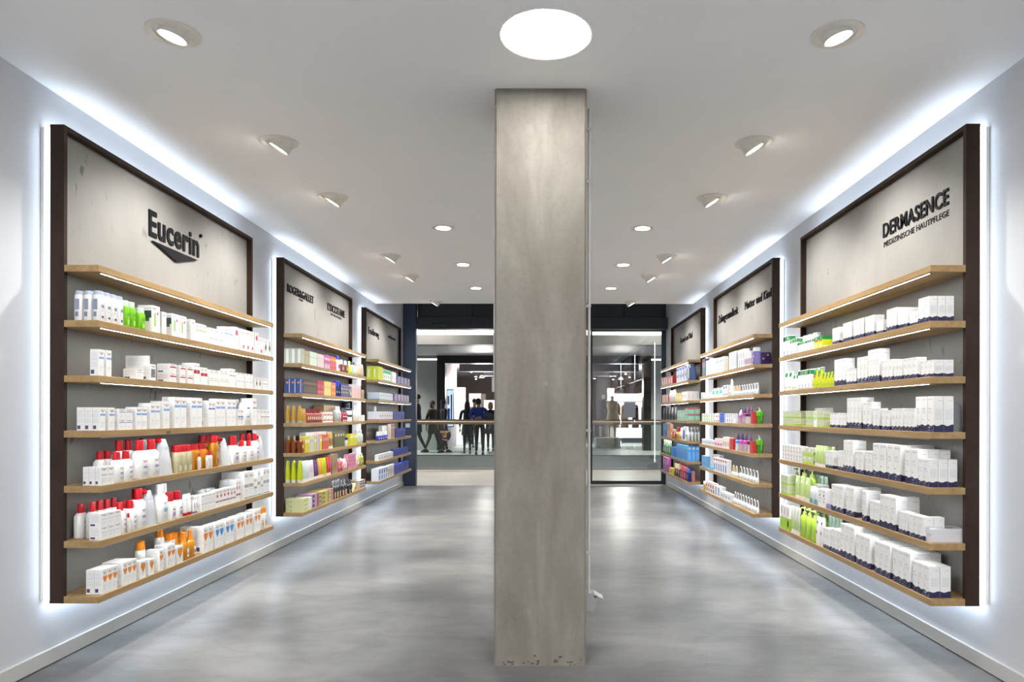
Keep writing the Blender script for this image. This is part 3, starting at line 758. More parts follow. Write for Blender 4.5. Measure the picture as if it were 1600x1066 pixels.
def person(x, y, h, yaw, label, top, bottom, hair, style='short', stride=0.12, arms='down', coat=False, lean=0.0, headyaw=0.0, headpitch=0.0, shoes=(0.02, 0.02, 0.02)):
    root = empty('person', (x, y, 0.0), yaw); tag(root, label, 'person')
    k = h / 1.75
    def q(a, b, c, r): return (a * k, b * k, c * k, r * k)
    L = lean                                                   # forward bend of the torso (local -y), radians
    def T(a, b, c, r):                                         # point of the upper body, bent about the hips
        dz = c - 0.95; 
        return q(a, b * math.cos(L) - dz * math.sin(L), 0.95 + dz * math.cos(L) - 0 * b, r)
    hd = T(0, 0.0, 1.63, 0.08)
    neck = T(0, 0.01, 1.50, .05); head0 = T(0, -.01, 1.58, .066); head1 = T(0, -.015, 1.66, .086); head2 = T(0, -0.01, 1.71, .062)
    if arms == 'rail':   # forearms laid on a handrail in front
        aL = [T(.19, 0, 1.42, .05), q(.27, -.26, 1.12, .042), q(.06, -.40, 1.06, .034), q(0.02, -.42, 1.06, .026)]
        aR = [T(-.19, 0, 1.42, .05), q(-.27, -.26, 1.12, .042), q(-.06, -.36, 1.07, .034), q(-.02, -.38, 1.08, .026)]
    elif arms == 'bent':
        aL = [T(.19, 0, 1.42, .05), T(.24, .03, 1.15, .042), T(.15, -.2, 1.10, .032), T(.12, -.26, 1.12, .026)]
        aR = [T(-.19, 0, 1.42, .05), T(-.24, .03, 1.15, .042), T(-.22, -.04, .92, .032), T(-.22, -.06, .84, .026)]
    else:
        aL = [T(.19, 0, 1.42, .05), T(.24, .03, 1.15, .042), T(.25, -.03, .92, .032), T(.25, -.05, .84, .026)]
        aR = [T(-.19, 0, 1.42, .05), T(-.24, .05, 1.15, .042), T(-.25, .06, .92, .032), T(-.25, .06, .84, .026)]
    legs = [[q(.09, 0, .90, .088), q(.095, -stride * .5, .50, .058), q(.10, -stride, .09, .036), q(.10, -stride - .10, .035, .030)],
            [q(-.09, 0, .90, .088), q(-.095, stride * .2, .50, .058), q(-.10, stride, .09, .036), q(-.10, stride - .10, .035, .030)]]
    def thin(ch, f): return [(p[0], p[1], p[2], p[3] * f) for p in ch]
    pel = T(0, 0, .95, .10); ch = T(0, 0, 1.20, .105); sh = T(0, 0, 1.42, .095)
    body = [[(*pel[:3], pel[3] * .8), (*ch[:3], ch[3] * .8), (*sh[:3], sh[3] * .75), neck, head0, head1, head2], [2] + thin(aL, .85), [2] + thin(aR, .85), [0] + thin(legs[0], .8), [0] + thin(legs[1], .8)]
    skinned('body', body, SKIN, root, 1)
    # hands with five fingers each
    for arm in (aL, aR):
        w = Vector(arm[-1][:3]); d = (w - Vector(arm[-2][:3])).normalized(); sd = d.cross(Vector((0, 1, 0.2))).normalized()
        chs = [[(*(w), .020 * k), (*(w + d * .05 * k), .024 * k)]]
        for f in range(4):
            b = w + d * .06 * k + sd * (f - 1.5) * .017 * k; ln = (.055, .066, .062, .048)[f] * k
            chs.append([1, (*b, .0085 * k), (*(b + d * ln * .6 + Vector((0, -.004, -.004))), .008 * k), (*(b + d * ln + Vector((0, -.014, -.008)) * k), .007 * k)])
        tb = w + sd * -.024 * k + d * .02 * k
        chs.append([0, (*tb, .010 * k), (*(tb + d * .035 * k - sd * .014 * k), .009 * k)])
        skinned('hand', chs, SKIN, root, 1)
    def wide(p, a, b): return (p[0], p[1], p[2], (a * k, b * k))
    up = [[wide(pel, .155, .115), wide(T(0, 0, 1.08, 0), .145, .105), wide(ch, .165, .12), wide(sh, .150, .10), wide(T(0, .005, 1.475, 0), .062, .06)], [3] + thin(aL[:-1], 1.3), [3] + thin(aR[:-1], 1.3)]
    skinned('jacket' if coat else 'shirt', up, top, root, 1)
    if coat:
        m = MB()
        m.loft([(.62 * k, .20 * k, .15 * k), (.80 * k, .19 * k, .14 * k), (1.0 * k, .165 * k, .125 * k)], top, 16, cy=pel[1]); link('coat_skirt', m.mesh('coat_skirt', True), root)
    tr = [[(*pel[:3], (.15 * k, .11 * k)), (0, 0, .88 * k, (.13 * k, .10 * k))], [1] + [(p[0], p[1], p[2], p[3] * 1.12) for p in legs[0][:-1]], [1] + [(p[0], p[1], p[2], p[3] * 1.12) for p in legs[1][:-1]]]
    skinned('trousers', tr, bottom, root, 1)
    for lg in legs:
        f = Vector(lg[2][:3]); m = MB()
        m.loft([(0, .045 * k, .125 * k), (.03 * k, .045 * k, .125 * k), (.06 * k, .038 * k, .085 * k), (.09 * k, .034 * k, .045 * k)], P(shoes, 0.4), 12, cx=f.x, cy=f.y - .05 * k); link('shoe', m.mesh('shoe', True), root)
    head_parts(root, Vector(head1[:3]) + Vector((0, 0, 0.0)), hair, style, headyaw, headpitch, k)
    return root
K1 = P((0.012, 0.012, 0.016), 0.7); K2 = P((0.02, 0.02, 0.022), 0.7); DHAIR = P((0.015, 0.011, 0.010), 0.5)
person(-3.86, 20.7, 1.74, math.radians(95 + 180), 'person in a dark suit and white collar walking behind the far railing', P((0.015, 0.017, 0.026), 0.7), K1, P((0.05, 0.03, 0.02), 0.5), stride=0.26, coat=True)
person(-3.48, 21.2, 1.56, math.radians(60), 'person in an olive brown coat walking beside the dark-suited man', P((0.05, 0.045, 0.035), 0.8), P((0.03, 0.04, 0.045), 0.7), P((0.035, 0.022, 0.016), 0.5), 'bob', stride=0.25, coat=True)
person(-3.07, 20.7, 1.58, math.radians(120), 'person in black with long dark hair standing before the blue screen', K1, P((0.018, 0.026, 0.04), 0.7), DHAIR, 'long', stride=0.18, coat=True)
person(-2.30, 20.3, 1.53, math.radians(185), 'person with long black hair and black coat seen from behind', K1, K2, DHAIR, 'long', stride=0.20, coat=True)
person(-2.42, 23.6, 1.68, math.radians(170), 'person in a white shirt standing inside the shop opposite', P((0.62, 0.58, 0.57), 0.7), K2, P((0.04, 0.03, 0.025), 0.5))
person(-1.86, 19.58, 1.72, 0.0, 'person in a blue T-shirt bending over the far handrail', P((0.015, 0.06, 0.36), 0.7), K1, DHAIR, lean=math.radians(38), arms='rail', stride=0.04, headpitch=math.radians(35))
person(-1.71, 21.6, 1.53, math.radians(180), 'blonde person in a black coat beside the column edge', K1, K2, P((0.42, 0.27, 0.13), 0.5), 'bob', coat=True, stride=0.15)
rt = empty('backpack', (-1.56, 19.06, 1.018)); tag(rt, 'dark grey bag resting on the far handrail beside the blue T-shirt', 'bag')
m = MB(); m.loft([(0, .13, .07), (.05, .17, .10), (.13, .15, .10), (.19, .08, .06), (.205, .02, .02)], P((0.035, 0.042, 0.05), 0.7), 16, power=2.6); link('pouch', m.mesh('pouch', True), rt)
m = MB(); m.loft([(.10, .10, .012), (.16, .09, .012)], P((0.05, 0.07, 0.09), 0.6), 12, cy=-0.095); link('front_pocket', m.mesh('front_pocket', True), rt)

# shop mannequins and clothes seen through the glass door
def mannequin(x, y, lab, coat_m, h=1.62, base=0.35, yaw=0.0):
    rt = empty('mannequin', (x, y, base), yaw); tag(rt, lab, 'mannequin')
    k = h / 1.75; sk = P((0.70, 0.62, 0.52), 0.4)
    skinned('figure', [[(0, 0, .95 * k, .09), (0, 0, 1.25 * k, .09), (0, 0, 1.43 * k, .08), (0, 0, 1.52 * k, .045), (0, 0, 1.60 * k, .07), (0, 0, 1.69 * k, .07)], [0, (.09, 0, .88 * k, .07), (.10, 0, .48 * k, .05), (.10, 0, .05, .035), (.10, -.08, .036, .03)], [0, (-.09, 0, .88 * k, .07), (-.10, 0, .48 * k, .05), (-.10, 0, .05, .035), (-.10, -.08, .036, .03)]], sk, rt)
    m = MB(); m.loft([(.45 * k, .24, .17), (.75 * k, .21, .15), (1.05 * k, .16, .12), (1.30 * k, .20, .13), (1.44 * k, .19, .10), (1.50 * k, .07, .06)], coat_m, 18); link('coat', m.mesh('coat', True), rt)
    skinned('sleeves', [[(.19, 0, 1.40 * k, .06), (.27, .02, 1.15 * k, .055), (.27, -.04, .90 * k, .045)], [(-.19, 0, 1.40 * k, .06), (-.27, .02, 1.15 * k, .055), (-.27, -.04, .90 * k, .045)]], coat_m, rt)
o = bx('display_plinth', 1.78, 2.62, 23.5, 24.5, 0.001, 0.349, P((0.55, 0.54, 0.52), 0.5)); tag(o, 'low pale plinth under the two mannequins in the opposite shop', 'plinth')
mannequin(2.08, 24.2, 'mannequin in a dark plum coat on the pale plinth', P((0.05, 0.025, 0.045), 0.8), 1.58)
mannequin(2.36, 23.9, 'mannequin in a long cream coat on the pale plinth', P((0.60, 0.50, 0.38), 0.8), 1.52)
def garment(x, y, z, col, lab, w=0.14):
    rt = empty('hanging_coat', (x, y, z)); tag(rt, lab, 'garment')
    m = MB(); m.loft([(-.85, w * 1.1, .07), (-.5, w, .075), (-.12, w * 0.95, .07), (-.03, w * .75, .05), (0.0, .05, .03)], P(col, 0.85), 14); link('cloth', m.mesh('cloth', True), rt)
    m = MB(); m.loft([(0, .006, .006), (.10, .006, .006)], M_STEEL, 8); link('hanger', m.mesh('hanger'), rt)
rt = empty('clothes_rack', (3.05, 25.2, 0.0)); tag(rt, 'clothes rack with hanging coats behind the glass door', 'rack')
m = MB(); m.box(-0.75, 1.35, -.015, .015, 1.62, 1.65, M_STEEL); link('rail', m.mesh('rail'), rt)
for xx in (-0.75, 1.32):
    m = MB(); m.box(xx, xx + .03, -.015, .015, 0, 1.62, M_STEEL); link('upright', m.mesh('upright'), rt)
    m = MB(); m.box(xx, xx + .03, -.25, .25, 0.001, .03, M_STEEL); link('foot', m.mesh('foot'), rt)
garment(2.62, 25.2, 1.52, (0.60, 0.42, 0.22), 'camel coat hanging at the near end of the clothes rack')
garment(2.95, 25.2, 1.52, (0.48, 0.36, 0.22), 'tan coat hanging second on the clothes rack')
garment(3.35, 25.2, 1.52, (0.10, 0.02, 0.02), 'dark red coat hanging in the middle of the clothes rack', 0.12)
garment(3.68, 25.2, 1.52, (0.10, 0.10, 0.12), 'charcoal coat hanging beside the white one', 0.12)
garment(4.05, 25.2, 1.52, (0.75, 0.74, 0.72), 'white coat hanging last on the clothes rack')

# ------------------------------------------------------------------ goods on the shelves
WH = (0.83, 0.83, 0.82); OFF = (0.79, 0.79, 0.78); GR = (0.42, 0.43, 0.46); LG = (0.60, 0.61, 0.63); DK = (0.07, 0.07, 0.09)
RED = (0.62, 0.015, 0.03); BLU = (0.20, 0.33, 0.70); LBL = (0.32, 0.50, 0.82); DBL = (0.015, 0.06, 0.42); NVY = (0.018, 0.016, 0.07)
ORG = (0.85, 0.32, 0.02); YEL = (0.80, 0.72, 0.04); LIM = (0.42, 0.72, 0.05); GRN = (0.03, 0.30, 0.10); PNK = (0.75, 0.22, 0.38); MAG = (0.60, 0.05, 0.28)
GLD = (0.55, 0.36, 0.08); BRN = (0.18, 0.06, 0.025); KRF = (0.42, 0.30, 0.17); MNT = (0.55, 0.76, 0.62); LIL = (0.45, 0.34, 0.60); PUR = (0.10, 0.03, 0.18)
TEA = (0.05, 0.42, 0.42); OLV = (0.22, 0.21, 0.07); CRM = (0.72, 0.70, 0.45); SKY = (0.10, 0.40, 0.85); PLM = (0.62, 0.78, 0.42); SIL = (0.58, 0.59, 0.61); COR = (0.70, 0.12, 0.05)
def Q(c, r=0.38):
    hi, lo = max(c), min(c)
    if hi - lo > 0.10: c = tuple((x ** 1.18) * 0.86 for x in c)     # printed colours are deeper than the paper white
    return P(c, r)

def bars(fr, y0, y1, zs, c=GR, t=0.012): return [('r', y0, y1, z, z + t, c) for z in zs]
TXT = bars(0, .16, .80, (.34, .31, .27), LG) + bars(0, .16, .55, (.20, .17), LG)
LOGO_E = [('T', 'Eucerin', .12, .86, .845, DK), ('t', .30, .70, .79, .835, RED)]
SIDE_E = bars(0, .12, .86, (.86, .80, .76, .70, .66, .62, .58, .50, .46, .40, .36), LG, .014) + [('r', .08, .48, .07, .22, (0.10, 0.11, 0.24))]
def E(band, z0=.64, z1=.72, extra=(), side=SIDE_E, body=WH):
    mk = list(LOGO_E)
    if band: mk.append(('r', 0.02, 0.98, z0, z1, band))
    return ('box', body, mk + TXT + list(extra), side)
def DW():
    return ('box', OFF, [('T', 'DERMASENCE', .10, .88, .895, GR)] + bars(0, .12, .60, (.66, .63), GR) + bars(0, .12, .75, (.58, .555, .53), LG) + [('c', .20, .055, .34, DK), ('w', NVY, .19)] + [('r', .15, .58, .135, .15, WH), ('r', .15, .42, .11, .125, WH), ('r', .15, .38, .04, .055, WH), ('r', .72, .86, .04, .06, WH)],
            bars(0, .12, .55, (.865,), GR) + bars(0, .12, .85, (.62, .59, .56, .53, .50, .47, .44, .41, .38, .35), LG, .012) + [('w', NVY, .19)])
def SB(body, marks=(), side=(), rough=.38): return ('box', body, list(marks), list(side))

# key: (object name, category, look, spec)
KIND = {
 'e_blue': ('skincare_carton', 'carton', 'white carton with blue band', E(LBL)),
 'e_dblue': ('skincare_carton', 'carton', 'white carton with violet-blue stripe', E((0.16, 0.20, 0.62), .66, .72)),
 'e_wide': ('skincare_carton', 'carton', 'large white carton, blue band', E(LBL, .66, .74)),
 'e_red': ('skincare_carton', 'carton', 'white carton with red band', E((0.55, 0.04, 0.06), .56, .70)),
 'e_redsq': ('skincare_carton', 'carton', 'white carton, big red squares', E((0.50, 0.03, 0.05), .50, .68)),
 'e_gold': ('skincare_carton', 'carton', 'white carton with gold line', E((0.50, 0.40, 0.22), .60, .66)),
 'e_grey': ('skincare_carton', 'carton', 'white carton with grey line', E((0.30, 0.33, 0.40), .62, .66)),
 'e_window': ('skincare_carton', 'carton', 'white carton with dark window', E(None, extra=[('r', .12, .88, .18, .70, (0.16, 0.17, 0.21))])),
 'e_plain': ('skincare_carton', 'carton', 'plain white printed carton', E(None)),
 'e_dark': ('skincare_carton', 'carton', 'white carton, dark bottle picture', E(None, extra=[('r', .40, .60, .30, .75, DK), ('r', .30, .70, .40, .60, DK)])),
 'e_pink': ('skincare_carton', 'carton', 'white carton with pink dot', E(None, extra=[('c', .62, .20, .20, (0.72, 0.08, 0.20)), ('r', .3, .4, .3, .5, LG)])),
 'e_pinktop': ('skincare_carton', 'carton', 'white carton, large pink disc', E(None, extra=[('c', .5, .33, .74, (0.70, 0.08, 0.18))])),
 'e_leaf': ('skincare_carton', 'carton', 'white carton, green bottle picture', ('box', WH, [('T', 'Eucerin', .1, .5, .86, DK), ('r', .28, .48, .22, .72, (0.35, 0.62, 0.16)), ('c', .70, .11, .72, (0.72, 0.08, 0.20))] + bars(0, .55, .85, (.5, .46, .42, .3), PNK), [('r', .05, .95, .52, .80, (0.03, 0.06, 0.04)), ('r', .3, .8, .40, .52, (0.10, 0.22, 0.08)), ('r', 0.05, .95, .84, .90, LG)])),
 'e_green': ('skincare_carton', 'carton', 'white carton with green band', E((0.40, 0.62, 0.25), .58, .66)),
 'e_blred': ('skincare_carton', 'carton', 'white carton, blue-and-red spots', E((0.10, 0.40, 0.75), .48, .58, extra=[('c', .28, .14, .40, RED), ('c', .72, .14, .40, RED)])),
 'e_purp': ('skincare_carton', 'carton', 'white carton with lilac script', E(None, extra=bars(0, .08, .92, (.52, .56), (0.36, 0.26, 0.50)))),
 'e_dots': ('skincare_carton', 'carton', 'slim white carton, small print', E((0.35, 0.12, 0.12), .50, .54)),
 'e_orange': ('sun_carton', 'carton', 'white carton with orange heart', E(None, extra=[('h', .5, .44, .62, ORG)])),
 'e_bheart': ('sun_carton', 'carton', 'white carton with blue heart', E(None, extra=[('h', .5, .44, .62, (0.06, 0.34, 0.75))])),
 'e_gband': ('skincare_carton', 'carton', 'tall white carton, grey band', E((0.36, 0.37, 0.40), .42, .54, extra=[('r', 0.02, .98, .03, .06, (0.10, 0.25, 0.42))])),
 'e_redm': ('skincare_carton', 'carton', 'white carton, maroon corner mark', E((0.42, 0.06, 0.10), .28, .36, extra=[('r', .3, .7, .56, .72, RED)])),
 'd_wave': ('dermatology_carton', 'carton', 'white carton, navy wave', DW()),
 'fb_blue': ('body_lotion_bottle', 'bottle', 'white bottle with blue print', ('flat', OFF, (0.50, 0.54, 0.66), .12, .94, [('r', .22, .80, .50, .62, (0.30, 0.34, 0.46)), ('r', .22, .8, .36, .46, LG), ('r', .3, .7, .12, .20, (0.05, 0.07, 0.18))])),
 'wb': ('body_lotion_bottle', 'bottle', 'rounded white bottle, white cap', ('flat', WH, WH, .14, .70, [('r', .3, .7, .72, .78, DK), ('r', .3, .7, .36, .39, DK), ('r', .3, .7, .2, .3, LG)])),
 'gb': ('green_gel_bottle', 'bottle', 'green gel bottle, clear cap', ('flat', (0.27, 0.62, 0.03), (0.62, 0.76, 0.60), .22, .85, [('r', .3, .8, .55, .68, (0.15, 0.45, 0.03)), ('r', .25, .7, .1, .35, (0.45, 0.80, 0.12))])),
 'rb': ('red_capped_bottle', 'bottle', 'white bottle with red cap', ('flat', WH, RED, .26, .56, [('T', 'Eucerin', .30, .88, .60, DK), ('t', .42, .72, .56, .595, RED), ('r', .35, .85, .36, .44, LIL), ('r', .35, .8, .2, .23, GR), ('r', .35, .8, .14, .17, GR)])),
 'rb_tiny': ('red_capped_vial', 'bottle', 'tiny clear bottle, red cap', ('flat', (0.70, 0.66, 0.60), RED, .22, .55, [('r', .2, .8, .2, .6, WH)])),
 'rb_taper': ('red_capped_bottle', 'bottle', 'white bottle, tapered red cap', ('flat', WH, RED, .32, .72, [('r', .3, .7, .52, .58, DK), ('r', .3, .75, .2, .40, LIL)])),
 'pale': ('pale_oil_bottle', 'bottle', 'pale yellow bottle, red cap', ('flat', (0.68, 0.64, 0.42), RED, .24, .86, [('r', .4, .9, .45, .58, (0.55, 0.5, 0.36)), ('r', .15, .8, .08, .35, (0.76, 0.73, 0.52))])),
 'amber': ('amber_oil_bottle', 'bottle', 'amber oil bottle, red cap', ('flat', (0.62, 0.27, 0.01), RED, .22, .78, [('r', .5, .9, .35, .62, (0.75, 0.48, 0.22)), ('r', .1, .4, .1, .6, (0.72, 0.36, 0.02))])),
 'pouch': ('refill_pouch', 'pouch', 'silver-white pouch with red spout', ('pouch', SIL, RED)),
 'wcap': ('white_capped_bottle', 'bottle', 'white bottle, tall white cap', ('flat', WH, WH, .24, .52, [('T', 'Eucerin', .30, .88, .64, DK), ('r', .3, .85, .36, .50, (0.36, 0.55, 0.68)), ('r', .3, .8, .1, .28, LG)])),
 'tube_r': ('skincare_tube', 'tube', 'white tube with red cap', ('tube', WH, RED, [('r', .3, .7, .72, .78, GR)])),
 'tube_w': ('skincare_tube', 'tube', 'small white tube', ('tube', WH, (0.25, 0.30, 0.5), [('r', .3, .7, .4, .8, (0.4, 0.45, 0.65))])),
 'sb_o': ('sun_spray_bottle', 'bottle', 'white sun bottle, orange cap', ('flat', WH, ORG, .26, .88, [('h', .6, .36, .32, ORG), ('r', .3, .6, .45, .55, MAG)])),
 'oil_o': ('sun_oil_spray', 'bottle', 'amber sun oil spray, orange cap', ('spray', (0.65, 0.30, 0.01), ORG, [('r', .55, .95, .15, .60, WH), ('r', .6, .9, .25, .4, ORG)])),
 # right front
 'g_white': ('herbal_carton', 'carton', 'white carton with green top', SB(WH, [('r', .03, .97, .74, .96, GRN), ('r', .35, .65, .78, .92, WH), ('r', .4, .6, .10, .25, (0.15, 0.25, 0.45)), ('r', .03, .97, .02, .05, GRN)], [('r', .02, .98, .74, .96, GRN)])),
 'g_yel': ('herbal_carton', 'carton', 'yellow carton with green top', SB((0.66, 0.76, 0.03), [('r', 0, 1, .68, 1.0, GRN), ('r', .4, .6, .74, .92, WH), ('r', .1, .9, .56, .68, COR), ('r', .3, .6, .1, .4, WH)], [('r', 0, 1, .68, 1.0, GRN), ('r', .15, .85, .06, .16, OFF)])),
 'wjar': ('white_pot', 'pot', 'white bottle, round cap', ('flat', WH, (0.70, 0.72, 0.74), .22, .95, [])),
 'tube_g': ('herbal_tube', 'tube', 'white tube with green top', ('tube', WH, OFF, [('r', .1, .9, .74, .96, GRN), ('r', .1, .9, .16, .18, GRN)])),
 'tube_y': ('herbal_tube', 'tube', 'yellow tube with green top', ('tube', (0.66, 0.76, 0.03), (0.60, 0.74, 0.03), [('r', .1, .9, .74, .98, GRN), ('r', .2, .8, .60, .72, COR), ('r', .1, .9, .18, .20, GRN)])),
 'pale_lime': ('facecare_carton', 'carton', 'pale green carton, lime foot', SB((0.66, 0.72, 0.52), [('r', 0, 1, 0.0, .24, (0.50, 0.70, 0.10)), ('r', .40, .60, .55, .85, (0.45, 0.5, 0.35))], [('r', 0, 1, 0, .20, (0.52, 0.70, 0.14)), ('r', .3, .8, .5, .55, (0.4, 0.5, 0.3))])),
 'cgrey': ('facecare_carton', 'carton', 'white carton with grey figures', SB(OFF, [('r', .3, .6, .55, .85, (0.40, 0.34, 0.34)), ('r', .3, .6, .12, .40, (0.42, 0.36, 0.36))], [('r', .2, .8, .3, .4, GR)])),
 'ylime': ('facecare_carton', 'carton', 'white and lime jar carton', SB((0.72, 0.76, 0.60), [('r', 0, 1, 0.0, .34, (0.58, 0.78, 0.06)), ('r', .1, .5, .6, .9, WH)], [('r', .3, .9, .2, .5, (0.12, 0.35, 0.10)), ('r', 0, 1, 0, .2, (0.58, 0.78, 0.06))])),
 'tube_lime': ('facecare_tube', 'tube', 'pale lime tube, white cap', ('tube', (0.60, 0.74, 0.34), OFF, [('r', .3, .7, .72, .86, WH), ('r', .4, .6, .3, .7, (0.52, 0.70, 0.2))])),
 'tube_mint': ('facecare_tube', 'tube', 'pale mint tube', ('tube', (0.62, 0.78, 0.66), OFF, [('r', .35, .65, .70, .90, (0.25, 0.4, 0.35))])),
 'pump_l': ('lime_pump_bottle', 'bottle', 'lime pump bottle', ('pump', (0.52, 0.74, 0.10), (0.66, 0.82, 0.24), [('r', .3, .6, .3, .7, (0.30, 0.42, 0.2))])),
 'tealb': ('teal_lotion_bottle', 'bottle', 'clear bottle with teal base', ('flat', (0.66, 0.70, 0.74), WH, .14, .8, [('r', .05, .95, .05, .36, (0.12, 0.48, 0.52))])),
 'dotted': ('facecare_carton', 'carton', 'white carton with dark dots', SB(WH, [('c', .5, .15, .65, DK), ('c', .3, .10, .45, GR), ('c', .75, .12, .5, GR), ('c', .5, .12, .3, (0.3, 0.2, 0.3)), ('r', .15, .85, .82, .86, GR)], [])),
 'lilac_s': ('lilac_sachet', 'sachet', 'low lilac sachet', SB((0.30, 0.30, 0.55), [('r', .1, .9, .5, .8, LIL)], [])),
 'wlime': ('facecare_carton', 'carton', 'white carton with lime base', SB(OFF, [('r', 0, 1, 0, .50, (0.46, 0.70, 0.06)), ('r', .35, .6, .62, .90, (0.35, 0.32, 0.30)), ('r', .3, .7, .14, .40, (0.40, 0.62, 0.10))], [('r', 0, 1, 0, .5, (0.44, 0.70, 0.06))])),
 'tube_wl': ('facecare_tube', 'tube', 'white-to-lime tube', ('tube', (0.70, 0.74, 0.60), OFF, [('r', .1, .9, .18, .50, (0.50, 0.72, 0.12)), ('r', .35, .65, .55, .9, GR)])),
 'tube_pd': ('facecare_tube', 'tube', 'white tube with pink dot', ('tube', OFF, OFF, [('c', .5, .22, .45, (0.45, 0.30, 0.36)), ('r', .3, .7, .75, .85, DK)])),
}
def simple(key, nm, cat, look, body, marks=(), side=()): KIND[key] = (nm, cat, look, SB(body, marks, side))
BAND = lambda c, a=.55, b=.72: [('r', .06, .94, a, b, c)]
DOT2 = lambda c, d=DK: [('c', .5, .22, .7, c), ('r', .2, .8, .2, .35, d)]
# left middle: cosmetics
simple('c_glossy', 'perfume_carton', 'carton', 'pearly cream carton', (0.68, 0.68, 0.55), [('r', .4, .6, .65, .72, DK)], [('r', .35, .8, .05, .95, (0.82, 0.84, 0.84))])
simple('c_olive', 'perfume_carton', 'carton', 'olive-cream carton', (0.56, 0.53, 0.34), [('r', .3, .7, .65, .75, OLV)])
simple('c_mint', 'perfume_carton', 'carton', 'pale mint carton', (0.66, 0.76, 0.66), [('r', .3, .7, .55, .62, (0.2, 0.35, 0.2))])
simple('c_blush', 'perfume_carton', 'carton', 'blush-white carton', (0.80, 0.72, 0.70), [('r', .4, .6, .62, .72, (0.45, 0.3, 0.3))])
simple('c_mag', 'perfume_carton', 'carton', 'magenta carton', (0.58, 0.14, 0.36), [('r', .1, .9, 0, .35, (0.78, 0.55, 0.70)), ('r', .25, .75, .62, .78, WH)])
simple('c_redyel', 'perfume_carton', 'carton', 'red carton, yellow flower', (0.60, 0.12, 0.12), [('c', .5, .30, .75, YEL), ('r', .3, .7, .3, .5, PNK)])
simple('c_navy', 'perfume_carton', 'carton', 'navy carton, orange seal', (0.06, 0.10, 0.30), [('c', .5, .2, .6, ORG)], [('r', .2, .6, .66, .78, ORG), ('r', .72, .88, .05, .95, (0.5, 0.58, 0.75))])
simple('c_black', 'perfume_carton', 'carton', 'black and gold carton', (0.035, 0.03, 0.03), [('c', .5, .30, .72, (0.50, 0.26, 0.08)), ('r', .35, .65, .1, .5, (0.35, 0.25, 0.15))])
simple('c_red', 'perfume_carton', 'carton', 'red carton', (0.60, 0.02, 0.06), [('r', .3, .7, .45, .75, PNK), ('r', .4, .6, .1, .3, WH)])
simple('c_yel', 'perfume_carton', 'carton', 'yellow carton', (0.80, 0.72, 0.25), [('c', .5, .16, .58, COR)])
simple('c_org', 'perfume_carton', 'carton', 'orange carton', (0.76, 0.24, 0.06), [('r', .2, .8, .62, .76, (0.8, 0.6, 0.4)), ('r', .3, .7, .1, .3, YEL)])
simple('c_navyf', 'perfume_carton', 'carton', 'navy carton, gold flowers', (0.02, 0.04, 0.22), [('c', .35, .2, .62, YEL), ('c', .65, .2, .35, YEL), ('r', .2, .8, .8, .86, LIL)])
simple('c_wpink', 'perfume_carton', 'carton', 'white and rose carton', (0.78, 0.66, 0.64), [('r', .3, .7, .1, .8, (0.70, 0.25, 0.30)), ('r', .1, .9, .86, .95, GR)])
simple('c_kraft', 'gift_box', 'box', 'kraft paper gift box', KRF, [('r', .2, .8, .3, .6, (0.36, 0.25, 0.14))])
simple('c_wstack', 'soap_box', 'box', 'white and red soap box', (0.78, 0.75, 0.70), [('r', .05, .95, .30, .50, (0.65, 0.08, 0.06)), ('r', .6, .9, .55, .8, CRM)])
simple('c_multi', 'soap_carton', 'carton', 'yellow scented carton', (0.80, 0.66, 0.10), [('r', .2, .8, .6, .8, WH)])
simple('c_multi2', 'soap_carton', 'carton', 'pale lilac scented carton', (0.66, 0.58, 0.70), [('r', .2, .8, .6, .8, GR)])
simple('c_multi3', 'soap_carton', 'carton', 'pale green scented carton', (0.68, 0.76, 0.62), [('r', .2, .8, .6, .8, GR)])
simple('c_wtall', 'perfume_carton', 'carton', 'plain tall white carton', (0.80, 0.79, 0.76))
simple('c_coral', 'perfume_carton', 'carton', 'coral carton', (0.74, 0.16, 0.10), [('r', .2, .8, .6, .8, (0.8, 0.55, 0.45))])
simple('c_olive2', 'perfume_carton', 'carton', 'dark olive carton', (0.19, 0.19, 0.08), [('r', .2, .8, .75, .9, (0.6, 0.6, 0.5))])
simple('c_yel2', 'perfume_carton', 'carton', 'bright yellow carton', (0.76, 0.72, 0.04), [('r', .2, .8, .65, .85, WH)])
simple('c_flor', 'perfume_carton', 'carton', 'pink floral carton', (0.72, 0.34, 0.45), [('c', .3, .2, .3, MAG), ('c', .7, .2, .55, MAG), ('c', .4, .2, .8, MAG)])
simple('c_flat1', 'soap_case', 'box', 'flat pale yellow box', (0.70, 0.72, 0.42), [('r', .2, .8, .3, .6, (0.5, 0.55, 0.3))], [('r', .30, .34, .1, .4, DK)])
simple('c_flat2', 'soap_case', 'box', 'flat pale mint box', (0.66, 0.74, 0.68), [('r', .2, .8, .3, .6, LG)])
simple('c_flat3', 'soap_case', 'box', 'flat mauve box', (0.56, 0.36, 0.52), [('r', .1, .5, .2, .8, PUR)])
simple('c_flat4', 'soap_case', 'box', 'flat chestnut box', (0.36, 0.16, 0.10), [('r', .5, .9, .2, .8, (0.5, 0.4, 0.45))])
simple('c_flat5', 'soap_case', 'box', 'flat olive-yellow box', (0.55, 0.56, 0.16), [('r', .1, .5, .2, .8, (0.38, 0.22, 0.10))])
simple('c_flat6', 'soap_case', 'box', 'flat rose-brown box', (0.50, 0.28, 0.24), [('r', .1, .5, .2, .8, (0.66, 0.55, 0.35))])
simple('c_flat7', 'soap_case', 'box', 'flat black-and-white box', (0.62, 0.55, 0.50), [('r', 0, 1, .55, .95, (0.05, 0.03, 0.05))])
